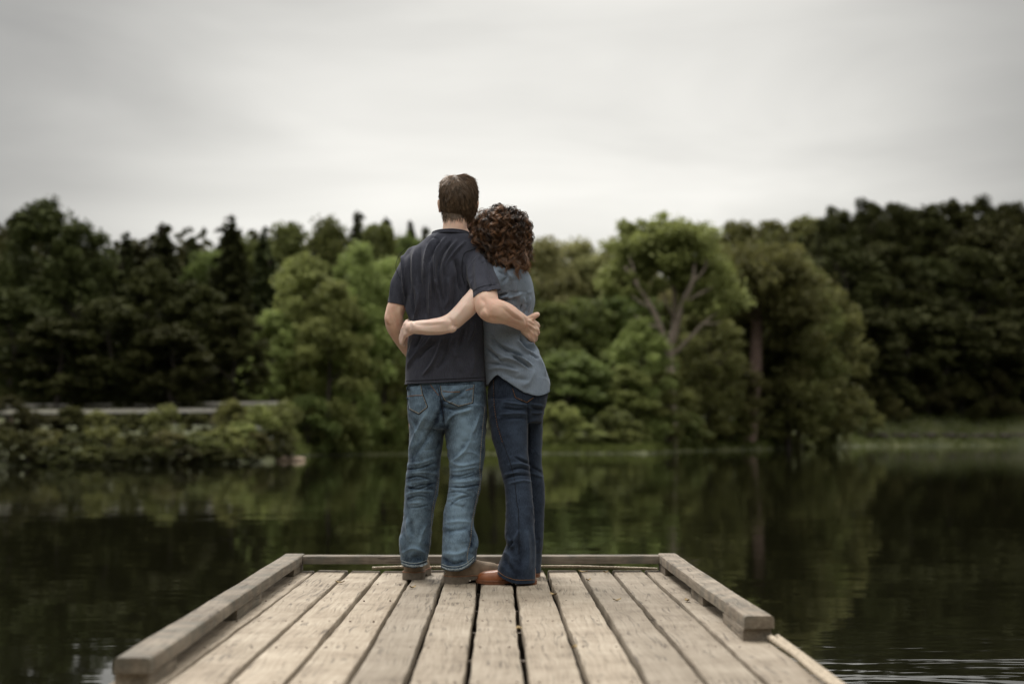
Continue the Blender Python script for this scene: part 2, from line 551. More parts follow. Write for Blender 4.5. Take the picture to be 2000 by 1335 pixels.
def ellipsoid(S, c, r, rot=None, nu=20, nv=14):
    V = []
    for i in range(nv + 1):
        ph = math.pi * (0.02 + 0.96 * i / nv)
        for j in range(nu):
            th = 2 * math.pi * j / nu
            V.append([r[0] * math.sin(ph) * math.cos(th), r[1] * math.sin(ph) * math.sin(th), r[2] * math.cos(ph)])
    V = np.array(V)
    if rot is not None:
        V = V @ np.array(rot).T
    S.add(V + np.asarray(c), ring_faces(nv + 1, nu))


def remesh(S, voxel, smooth=6, fac=0.5):
    me = S.mesh('tmp')
    o = bpy.data.objects.new('tmp', me)
    COL.objects.link(o)
    r = o.modifiers.new('r', 'REMESH'); r.mode = 'VOXEL'; r.voxel_size = voxel; r.adaptivity = 0
    if smooth:
        s = o.modifiers.new('s', 'SMOOTH'); s.iterations = smooth; s.factor = fac
    dg = bpy.context.evaluated_depsgraph_get()
    out = bpy.data.meshes.new_from_object(o.evaluated_get(dg))
    bpy.data.objects.remove(o)
    bpy.data.meshes.remove(me)
    V = np.empty(len(out.vertices) * 3, np.float32); out.vertices.foreach_get('co', V)
    F = [tuple(p.vertices) for p in out.polygons]
    bpy.data.meshes.remove(out)
    return V.reshape(-1, 3).astype(float), F


def vnormals(V, F):
    Q = np.array([f if len(f) == 4 else (f[0], f[1], f[2], f[2]) for f in F])
    n = np.cross(V[Q[:, 2]] - V[Q[:, 0]], V[Q[:, 3]] - V[Q[:, 1]])
    N = np.zeros_like(V)
    for k in range(4):
        np.add.at(N, Q[:, k], n)
    return N / (np.linalg.norm(N, axis=1)[:, None] + 1e-12)


def seg_dist(p, poly):
    """distance of points p (n,2) to a polyline and the position along it 0..1"""
    poly = np.asarray(poly, float)
    L = np.linalg.norm(np.diff(poly, axis=0), axis=1)
    cum = np.concatenate([[0], np.cumsum(L)]); tot = cum[-1]
    best = np.full(len(p), 1e9); bt = np.zeros(len(p))
    for i in range(len(poly) - 1):
        a, d = poly[i], poly[i + 1] - poly[i]
        t = np.clip(((p - a) @ d) / (d @ d + 1e-9), 0, 1)
        q = np.linalg.norm(p - a - t[:, None] * d, axis=1)
        k = q < best
        best[k] = q[k]; bt[k] = (cum[i] + t[k] * L[i]) / tot
    return best, bt


def folds(V, F, strokes, gain=1.0):
    """push cloth out (+) or in (-) along fold lines; (points in photo pixels, width px, amplitude mm)"""
    N = vnormals(V, F)
    px = proj(V)
    face = np.clip(-N[:, 1] * 1.6 + 0.35, 0, 1)
    D = np.zeros(len(V))
    for pts, w, amp in strokes:
        pl = catmull(np.array(pts, float), 4)
        lo, hi = pl.min(0) - 3 * w, pl.max(0) + 3 * w
        k = np.where((px[:, 0] > lo[0]) & (px[:, 0] < hi[0]) & (px[:, 1] > lo[1]) & (px[:, 1] < hi[1]) & (face > 0))[0]
        if len(k) == 0:
            continue
        d, t = seg_dist(px[k], pl)
        taper = np.clip(np.minimum(t, 1 - t) * 5, 0, 1) ** 0.7
        prof = 0.5 * np.exp(-(d / w) ** 2) + 0.55 * np.exp(-1.5 * d / w) - 0.35 * np.exp(-(d / (2.1 * w)) ** 2)
        D[k] += amp * gain * 0.0021 * prof * (0.15 + 0.85 * taper)
    return V + N * (D * face)[:, None]


def lumps(V, F, amp, scale, stretch=(1, 1, 1), seed=0.0):
    N = vnormals(V, F)
    s = np.array(stretch) * scale
    d = np.array([mnoise.noise(Vector(v * s + seed)) for v in V])
    return V + N * (d * amp)[:, None]


def creases(V, F, amp, scale, stretch, seed):
    """random sharp little creases: thin ridges where a noise changes sign, broken up by another"""
    N = vnormals(V, F)
    s = np.array(stretch) * scale
    D = np.zeros(len(V))
    for i, v in enumerate(V):
        a = mnoise.noise(Vector(v * s + seed))
        r = 1 - abs(a) * 6
        if r > 0:
            b = mnoise.noise(Vector(v * 9.0 + seed * 2 + 5))
            if b > -0.05:
                D[i] = r * r * min(1, (b + 0.05) * 4) * (1 if mnoise.noise(Vector(v * 5 + 9)) > -0.1 else -1)
    return V + N * (D * amp)[:, None]


def cut_below(V, F, g, voxel):
    """keep the cloth where g>0 and bring its border exactly onto g=0 (moving along z)"""
    G = g(V)
    keepf = [f for f in F if max(G[list(f)]) > 0]
    used = np.unique(np.concatenate([np.array(f) for f in keepf]))
    V = V.copy()
    low = used[G[used] < 0]
    V[low, 2] -= G[low]
    mp = -np.ones(len(V), int); mp[used] = np.arange(len(used))
    return V[used], [tuple(mp[list(f)]) for f in keepf]


def to_mesh(name, V, F):
    me = bpy.data.meshes.new(name)
    me.from_pydata(V.tolist(), [], [tuple(int(i) for i in f) for f in F])
    me.update()
    return me


def bvh_of(V, F):
    return BVHTree.FromPolygons([Vector(v) for v in V], [tuple(int(i) for i in f) for f in F])


def cast(bvh, px, py, off=0.0, Ydef=6.2):
    d = P(px, py, 6.0) - CO
    d = Vector(d / np.linalg.norm(d))
    h = bvh.ray_cast(Vector(CO), d, 20)
    if h[0] is None:
        return np.array(P(px, py, Ydef))
    return np.array(h[0] - d * off)


def straight(pts, step=2.0):
    p = np.array(pts, float)
    out = []
    for a, b in zip(p[:-1], p[1:]):
        k = max(2, int(np.linalg.norm(b - a) / step))
        out += [a + (b - a) * i / k for i in range(k)]
    return np.array(out + [p[-1]])


def seam(name, bvh, pts, r, m, parent, off=0.001, sub=8, n=5):
    pl = straight(pts) if name == 'pocket_edge' else catmull(np.array(pts, float), sub)
    w = np.array([cast(bvh, a, b, off) for a, b in pl])
    v, f = tube_geo(w, np.full(len(w), r), n, 1, False)
    return link(name, Soup().add(v, f).mesh(name), m, parent)


def dashes(name, bvh, pts, r, m, parent, step=4.0, off=0.0012):
    pl = straight(pts, 1.0) if name == 'stitching' else catmull(np.array(pts, float), 12)
    L = np.concatenate([[0], np.cumsum(np.linalg.norm(np.diff(pl, axis=0), axis=1))])
    S = Soup()
    s = 0.0
    while s < L[-1] - step * 0.6:
        q = [(np.interp(x, L, pl[:, 0]), np.interp(x, L, pl[:, 1])) for x in (s, s + step * 0.32, s + step * 0.62)]
        w = np.array([cast(bvh, a, b, off) for a, b in q])
        v, f = tube_geo(w, [r] * 3, 4, 1, False)
        S.add(v, f)
        s += step
    return link(name, S.mesh(name), m, parent)


def patch(name, bvh, poly, m, parent, off=0.0022, step=1.6):
    """a piece of cloth sewn on: the polygon (photo pixels) laid over the surface"""
    poly = np.array(poly, float)
    lo, hi = poly.min(0), poly.max(0)
    nx, ny = int((hi[0] - lo[0]) / step) + 2, int((hi[1] - lo[1]) / step) + 2
    xs, ys = np.linspace(lo[0], hi[0], nx), np.linspace(lo[1], hi[1], ny)

    def inside(x, y):
        c = False
        j = len(poly) - 1
        for i in range(len(poly)):
            if (poly[i, 1] > y) != (poly[j, 1] > y) and x < (poly[j, 0] - poly[i, 0]) * (y - poly[i, 1]) / (poly[j, 1] - poly[i, 1]) + poly[i, 0]:
                c = not c
            j = i
        return c
    idx, V, F = {}, [], []

    def vid(i, j):
        if (i, j) not in idx:
            x, y = xs[i], ys[j]
            if not inside(x, y):      # border vertices snap to the outline
                best, bp = 1e9, (x, y)
                for k in range(len(poly)):
                    a, b = poly[k - 1], poly[k]
                    t = np.clip(np.dot((x, y) - a, b - a) / np.dot(b - a, b - a), 0, 1)
                    q = a + t * (b - a)
                    dd = np.hypot(q[0] - x, q[1] - y)
                    if dd < best:
                        best, bp = dd, q
                x, y = bp
            idx[(i, j)] = len(V)
            V.append(cast(bvh, x, y, off))
        return idx[(i, j)]
    for i in range(nx - 1):
        for j in range(ny - 1):
            if inside((xs[i] + xs[i + 1]) / 2, (ys[j] + ys[j + 1]) / 2):
                F.append((vid(i, j), vid(i, j + 1), vid(i + 1, j + 1), vid(i + 1, j)))
    o = link(name, to_mesh(name, np.array(V), F), m, parent)
    s = o.modifiers.new('thickness', 'SOLIDIFY'); s.thickness = 0.003; s.offset = -1
    return o


def box_geo(c, s):
    c, s = np.asarray(c, float), np.asarray(s, float) / 2
    v = [c + s * np.array(k) for k in ((-1, -1, -1), (1, -1, -1), (1, 1, -1), (-1, 1, -1), (-1, -1, 1), (1, -1, 1), (1, 1, 1), (-1, 1, 1))]
    f = [(3, 2, 1, 0), (4, 5, 6, 7), (0, 1, 5, 4), (1, 2, 6, 5), (2, 3, 7, 6), (3, 0, 4, 7)]
    return v, f


# ------------------------------------------------------------------ terrain and water
WATER = -0.40
SH = np.array([(-6000, 52), (-600, 53), (0, 54), (430, 56), (540, 62), (610, 82), (800, 88), (1270, 90), (1330, 104), (1500, 122), (1640, 160), (2000, 188), (2700, 190), (8000, 120)], float)


def shore_r(th):
    """shore distance for the direction th (from +Y towards +X)"""
    th = np.asarray(th, float)
    px = 970 + FPX * np.tan(np.clip(th, -1.1, 1.1))
    front = np.interp(px, SH[:, 0], SH[:, 1])
    a = np.abs(th)
    back = np.interp(a, [1.0, 1.6, 2.4, math.pi], [46, 30, 11, 7.5])
    k = np.clip((a - 0.6) / 0.6, 0, 1)
    return front * (1 - k) + back * k


def sstep(x, a, b):
    t = np.clip((x - a) / (b - a), 0, 1)
    return t * t * (3 - 2 * t)


def ground_z(x, y):
    x, y = np.asarray(x, float), np.asarray(y, float)
    R, th = np.hypot(x, y), np.arctan2(x, y)
    d = R - shore_r(th)
    px = 970 + FPX * np.tan(np.clip(th, -1.1, 1.1))
    z = WATER - 0.9 + 1.15 * sstep(d, -5, 1.2)
    left = 1 - sstep(px, 520, 700)
    z = z + left * (1.25 * sstep(d, 1.5, 9) + 0.06 * np.clip(d - 28, 0, 200))
    mid = sstep(px, 600, 700) * (1 - sstep(px, 1250, 1500))
    z = z + mid * (0.35 * sstep(d, 0, 8) + 0.08 * np.clip(d - 12, 0, 120))
    right = sstep(px, 1250, 1650)
    hill = np.interp(px, [1250, 1500, 1750, 2100, 3000], [0.10, 0.16, 0.27, 0.30, 0.30])
    z = z + right * (0.5 * sstep(d, 0, 3) + 3.1 * sstep(d, 2, 15) + hill * np.clip(d - 15, 0, 77) + 0.05 * np.clip(d - 92, 0, 900))
    back = sstep(np.abs(th), 1.0, 1.5)
    z = z + back * (0.03 * np.clip(d - 2, 0, 300))
    return z


def build_terrain():
    th = np.concatenate([np.linspace(-math.pi, -0.5, 60, endpoint=False), np.linspace(-0.5, 0.5, 220, endpoint=False), np.linspace(0.5, math.pi, 60, endpoint=False)])
    rr = np.concatenate([[3, 6, 9, 14, 20, 28, 36, 42], np.arange(44, 190, 2.0), [200, 215, 235, 260, 300, 380, 550, 900, 1600, 3500]])
    T, Rr = np.meshgrid(th, rr)
    X, Y = np.sin(T) * Rr, np.cos(T) * Rr
    Z = ground_z(X, Y)
    Z = Z + 0.10 * np.sin(X * 0.9 + Y * 0.37) * np.sin(Y * 0.71 - X * 0.2) * (Z > WATER + 0.1)
    V = np.stack([X, Y, Z], -1).reshape(-1, 3)
    n = len(th)
    F = ring_faces(len(rr), n, False)
    F = [f[::-1] for f in F]
    me = to_mesh('ground', V, F)
    m, b, nd, ln = mat('grassy_ground')
    tc = nd('ShaderNodeTexCoord')
    n1 = nd('ShaderNodeTexNoise', inp={'Scale': 0.25, 'Detail': 8.0})
    ln(tc.outputs['Object'], n1.inputs['Vector'])
    r = ramp(nd, [(0.3, (0.028, 0.034, 0.009)), (0.5, (0.046, 0.052, 0.015)), (0.7, (0.068, 0.070, 0.022))])
    ln(n1.outputs['Fac'], r.inputs[0]); ln(r.outputs[0], b.inputs['Base Color'])
    b.inputs['Roughness'].default_value = 0.95
    o = link('ground', me, m)
    tag(o, kind='structure')


def build_water():
    # rings round the dock, finer near it
    th = np.linspace(0, 2 * math.pi, 64, endpoint=False)
    rr = [0.01, 4, 10, 25, 60, 120, 200]
    V = np.array([[r * math.sin(t), r * math.cos(t), WATER] for r in rr for t in th])
    me = to_mesh('lake_water', V, [f[::-1] for f in ring_faces(len(rr), 64, False)])
    m, b, nd, ln = mat('lake_water')
    b.inputs['Base Color'].default_value = (0.006, 0.006, 0.003, 1)
    b.inputs['Roughness'].default_value = 0.03
    b.inputs['IOR'].default_value = 1.33
    tc = nd('ShaderNodeTexCoord')
    mp = nd('ShaderNodeMapping', inp={'Scale': (0.55, 1.0, 1.0)})
    ln(tc.outputs['Object'], mp.inputs[0])
    n1 = nd('ShaderNodeTexNoise', inp={'Scale': 1.1, 'Detail': 3.0, 'Roughness': 0.45, 'Distortion': 0.4})
    n2 = nd('ShaderNodeTexNoise', inp={'Scale': 5.5, 'Detail': 2.0})
    n3 = nd('ShaderNodeTexNoise', inp={'Scale': 0.12, 'Detail': 2.0})
    ln(mp.outputs[0], n1.inputs['Vector']); ln(mp.outputs[0], n2.inputs['Vector']); ln(tc.outputs['Object'], n3.inputs['Vector'])
    gate = nd('ShaderNodeMapRange', inp={'From Min': 0.40, 'From Max': 0.62, 'To Min': 0.03, 'To Max': 0.35})
    ln(n3.outputs['Fac'], gate.inputs['Value'])
    f = nd('ShaderNodeMath', operation='MULTIPLY'); ln(n2.outputs['Fac'], f.inputs[0]); ln(gate.outputs[0], f.inputs[1])
    f2 = nd('ShaderNodeMath', operation='MULTIPLY_ADD', inp={1: 0.22}); ln(f.outputs[0], f2.inputs[0]); ln(n1.outputs['Fac'], f2.inputs[2])
    # a cat's paw of wind on the water beside the dock
    gd = nd('ShaderNodeVectorMath', operation='DISTANCE', inp={1: (3.4, 5.4, WATER)})
    ln(tc.outputs['Object'], gd.inputs[0])
    gm = nd('ShaderNodeMapRange', interpolation_type='SMOOTHSTEP', inp={'From Min': 0.6, 'From Max': 3.6, 'To Min': 1.0, 'To Max': 0.0})
    ln(gd.outputs['Value'], gm.inputs['Value'])
    gd2 = nd('ShaderNodeVectorMath', operation='DISTANCE', inp={1: (-1.6, 3.7, WATER)})
    ln(tc.outputs['Object'], gd2.inputs[0])
    gm2 = nd('ShaderNodeMapRange', interpolation_type='SMOOTHSTEP', inp={'From Min': 0.1, 'From Max': 0.9, 'To Min': 0.8, 'To Max': 0.0})
    ln(gd2.outputs['Value'], gm2.inputs['Value'])
    gs = nd('ShaderNodeMath', operation='ADD'); ln(gm.outputs[0], gs.inputs[0]); ln(gm2.outputs[0], gs.inputs[1])
    mp2 = nd('ShaderNodeMapping', inp={'Scale': (0.7, 2.2, 1.0), 'Rotation': (0, 0, 0.12)})
    ln(tc.outputs['Object'], mp2.inputs[0])
    n4 = nd('ShaderNodeTexNoise', inp={'Scale': 1.5, 'Detail': 3.0, 'Roughness': 0.5, 'Distortion': 0.6})
    ln(mp2.outputs[0], n4.inputs['Vector'])
    gw = nd('ShaderNodeMath', operation='MULTIPLY'); ln(n4.outputs['Fac'], gw.inputs[0]); ln(gs.outputs[0], gw.inputs[1])
    f3 = nd('ShaderNodeMath', operation='MULTIPLY_ADD', inp={1: 1.5}); ln(gw.outputs[0], f3.inputs[0]); ln(f2.outputs[0], f3.inputs[2])
    bp = nd('ShaderNodeBump', inp={'Strength': 0.09, 'Distance': 0.05})
    ln(f3.outputs[0], bp.inputs['Height']); ln(bp.outputs[0], b.inputs['Normal'])
    o = link('lake_water', me, m)
    tag(o, kind='structure')


# ------------------------------------------------------------------ vegetation
def cards(C, size, up=0.35, rng=RNG):
    """one bent leaf spray (4 verts) per centre"""
    n = len(C)
    nrm = rng.normal(size=(n, 3)); nrm[:, 2] = np.abs(nrm[:, 2]) + up
    nrm /= np.linalg.norm(nrm, axis=1)[:, None]
    a = np.cross(nrm, rng.normal(size=(n, 3))); a /= np.linalg.norm(a, axis=1)[:, None]
    b = np.cross(nrm, a)
    s = (size * rng.uniform(0.6, 1.35, n))[:, None]
    V = np.stack([C - a * s * 0.5, C - b * s * 0.32 + nrm * s * 0.08, C + a * s * 0.5, C + b * s * 0.32 + nrm * s * 0.08], 1)
    return V.reshape(-1, 3)


def cards_mesh(name, V, tint):
    n = len(V) // 4
    me = bpy.data.meshes.new(name)
    me.vertices.add(len(V)); me.vertices.foreach_set('co', V.ravel().astype(np.float32))
    me.loops.add(4 * n); me.loops.foreach_set('vertex_index', np.arange(4 * n))
    me.polygons.add(n); me.polygons.foreach_set('loop_start', np.arange(0, 4 * n, 4))
    me.update(calc_edges=True)
    attr(me, 'tint', np.repeat(tint, 4))
    return me


def broad_crown(name, H, Wd, base, n_cl, per, size, m, seed, lean=0.0):
    """unit tree: crown from base*H to H, width Wd, made of leafy clumps on a lumpy volume"""
    rng = np.random.default_rng(seed)
    C, T = [], []
    for i in range(n_cl):
        z = rng.uniform(0, 1) ** 0.85
        prof = math.sin(math.pi * min(1, 0.16 + 0.80 * z)) ** 0.75
        a = rng.uniform(0, 2 * math.pi)
        rad = Wd / 2 * prof * math.sqrt(rng.uniform(0.25, 1.0)) * rng.uniform(0.8, 1.12)
        c = np.array([math.cos(a) * rad + lean * z, math.sin(a) * rad, (base + (1 - base) * z) * H])
        rc = Wd * rng.uniform(0.075, 0.15)
        k = int(per * rng.uniform(0.6, 1.4))
        q = rng.normal(size=(k, 3)); q /= np.linalg.norm(q, axis=1)[:, None]
        q *= (rng.uniform(0, 1, k) ** 0.45)[:, None] * rc
        q[:, 2] *= 0.72
        C.append(c + q)
        T.append(np.full(k, rng.uniform(0.75, 1.25)) * rng.uniform(0.85, 1.15, k))
    C, T = np.concatenate(C), np.concatenate(T)
    me = cards_mesh(name, cards(C, size, 0.35, rng), T)
    me.materials.append(m)
    return me


def conifer_crown(name, H, Wd, base, m, seed, size=0.5, dens=1.0):
    rng = np.random.default_rng(seed)
    C, T = [], []
    z = base
    while z < 0.99:
        r = Wd / 2 * (1 - (z - base) / (1 - base)) ** 0.72 + 0.12
        nb = int(6 + 5 * r)
        for b in range(nb):
            a = rng.uniform(0, 2 * math.pi)
            L = r * rng.uniform(0.6, 1.2)
            k = max(4, int(L * 16 * dens))
            t = rng.uniform(0.1, 1, k) ** 0.7
            droop = -0.30 * L * t ** 1.6 + 0.12 * L * t
            wid = 0.22 * L * (1 - t * 0.6)
            off = rng.normal(size=k) * wid
            x = math.cos(a) * L * t - math.sin(a) * off
            y = math.sin(a) * L * t + math.cos(a) * off
            C.append(np.stack([x, y, z * H + droop + rng.normal(size=k) * 0.1], 1))
            T.append(np.full(k, rng.uniform(0.7, 1.3)))
        z += rng.uniform(0.02, 0.034)
    C, T = np.concatenate(C), np.concatenate(T)
    me = cards_mesh(name, cards(C, size, 0.6, rng), T)
    me.materials.append(m)
    return me


def trunk_mesh(name, H, r, m, seed, limbs=7, top=0.8, spread=0.28):
    rng = np.random.default_rng(seed)
    S = Soup()
    pts = [[0, 0, -0.6]]
    for i in range(1, 7):
        pts.append([rng.normal() * 0.02 * H * i / 6, rng.normal() * 0.02 * H * i / 6, H * top * i / 6])
    pts = np.array(pts)
    rad = np.interp(np.arange(7), [0, 1, 6], [r * 1.4, r, r * 0.25])
    S.add(*tube_geo(pts, rad, 8, 3))
    for k in range(limbs):
        t = rng.uniform(0.3, 0.95)
        i = t * 6
        p0 = np.array([np.interp(i, np.arange(7), pts[:, j]) for j in range(3)])
        a = rng.uniform(0, 2 * math.pi)
        L = H * spread * (1.15 - t) * rng.uniform(0.8, 1.3) + 0.5
        d = np.array([math.cos(a), math.sin(a), rng.uniform(0.3, 0.9)])
        p1 = p0 + d * L * 0.5; p2 = p0 + d * L + np.array([0, 0, L * 0.15])
        rr = np.interp(i, np.arange(7), rad) * 0.5
        S.add(*tube_geo([p0, p1, p2], [rr, rr * 0.7, rr * 0.25], 6, 3))
    me = S.mesh(name)
    me.materials.append(m)
    me.polygons.foreach_set('use_smooth', np.ones(len(me.polygons), bool))
    return me


PROTO = {}


def protos():
    # (crown, trunk, height of the built tree, width)
    for i in range(4):
        PROTO['light%d' % i] = (broad_crown('crown', 11, 7.0, 0.02, 95, 95, 0.34, M['leaf_light'], 20 + i), trunk_mesh('trunk', 11, 0.20, M['bark_dark'], 30 + i), 11, 7.0)
        PROTO['mid%d' % i] = (broad_crown('crown', 13, 8.0, 0.10, 105, 95, 0.38, M['leaf_mid'], 40 + i), trunk_mesh('trunk', 13, 0.24, M['bark_dark'], 50 + i), 13, 8.0)
        PROTO['olive%d' % i] = (broad_crown('crown', 13, 8.0, 0.12, 105, 90, 0.38, M['leaf_olive'], 60 + i), trunk_mesh('trunk', 13, 0.24, M['bark_dark'], 70 + i), 13, 8.0)
        PROTO['hazy%d' % i] = (broad_crown('crown', 12, 8.0, 0.04, 105, 95, 0.40, M['leaf_hazy'], 160 + i), trunk_mesh('trunk', 12, 0.24, M['bark_dark'], 170 + i), 12, 8.0)
        PROTO['dark%d' % i] = (broad_crown('crown', 14, 7.5, 0.08, 105, 95, 0.40, M['leaf_dark'], 80 + i), trunk_mesh('trunk', 14, 0.24, M['bark_dark'], 90 + i), 14, 7.5)
        PROTO['spruce%d' % i] = (conifer_crown('crown', 15, 5.4, 0.06, M['needle'], 100 + i), trunk_mesh('trunk', 15, 0.22, M['bark_dark'], 110 + i, 0, 0.97), 15, 5.4)
        PROTO['bush%d' % i] = (broad_crown('foliage', 3, 4.2, -0.05, 48, 80, 0.24, M['leaf_light'] if i % 2 else M['leaf_mid'], 120 + i), trunk_mesh('stem', 3, 0.07, M['bark_dark'], 130 + i, 6, 0.7, 0.5), 3, 4.2)
        PROTO['dbush%d' % i] = (broad_crown('foliage', 3, 4.2, -0.05, 48, 80, 0.24, M['leaf_shrub'], 180 + i), trunk_mesh('stem', 3, 0.07, M['bark_dark'], 190 + i, 6, 0.7, 0.5), 3, 4.2)
        PROTO['obush%d' % i] = (broad_crown('foliage', 3, 4.2, -0.05, 48, 80, 0.24, M['leaf_olive'], 140 + i), trunk_mesh('stem', 3, 0.07, M['bark_dark'], 150 + i, 6, 0.7, 0.5), 3, 4.2)


def grow(kind, name, px, py_top, dist, width_px, label, cat, group, var=0):
    """a tree whose top stands py_top high in the photograph when seen from the dock end"""
    crown, trunk, H, Wd = PROTO[kind]
    if dist < 0:          # stand that far behind the waterline
        th = math.atan2(px - 970, FPX)
        dist = (float(shore_r(th)) - dist - 1.0) * math.cos(th)
    x = P(px, 850, dist)[0]
    z0 = float(ground_z(x, dist))
    top = P(px, py_top, dist)[2]
    sz = max(0.2, (top - z0) / H)
    sx = width_px * dist / FPX / Wd
    rz = (hash((round(px), round(py_top))) % 628) / 100.0
    e = empty(name, (x, dist, z0))
    e.rotation_euler = (0, 0, rz)
    e.scale = (sx, sx, sz)
    bush = name.endswith('bush') or name.endswith('shrub')
    for nm, me in ((('foliage' if bush else 'crown'), crown), (('stem' if bush else 'trunk'), trunk)):
        o = bpy.data.objects.new(nm, me)
        COL.objects.link(o)
        o.parent = e
    tag(e, label, cat, group)
    return e


ORD = ['first', 'second', 'third', 'fourth', 'fifth', 'sixth', 'seventh', 'eighth', 'ninth', 'tenth', 'eleventh', 'twelfth', 'thirteenth', 'fourteenth', 'fifteenth', 'sixteenth', 'seventeenth', 'eighteenth', 'nineteenth', 'twentieth', 'twenty-first', 'twenty-second', 'twenty-third', 'twenty-fourth', 'twenty-fifth', 'twenty-sixth', 'twenty-seventh', 'twenty-eighth', 'twenty-ninth', 'thirtieth']


def row(items, name, lab, cat, group):
    """items sorted from left to right; lab has one %s for the ordinal"""
    items = sorted(items, key=lambda t: t[1])
    for i, (kind, px, top, dist, w) in enumerate(items):
        grow(kind, name, px, top, dist, w, lab % ORD[i], cat, group)


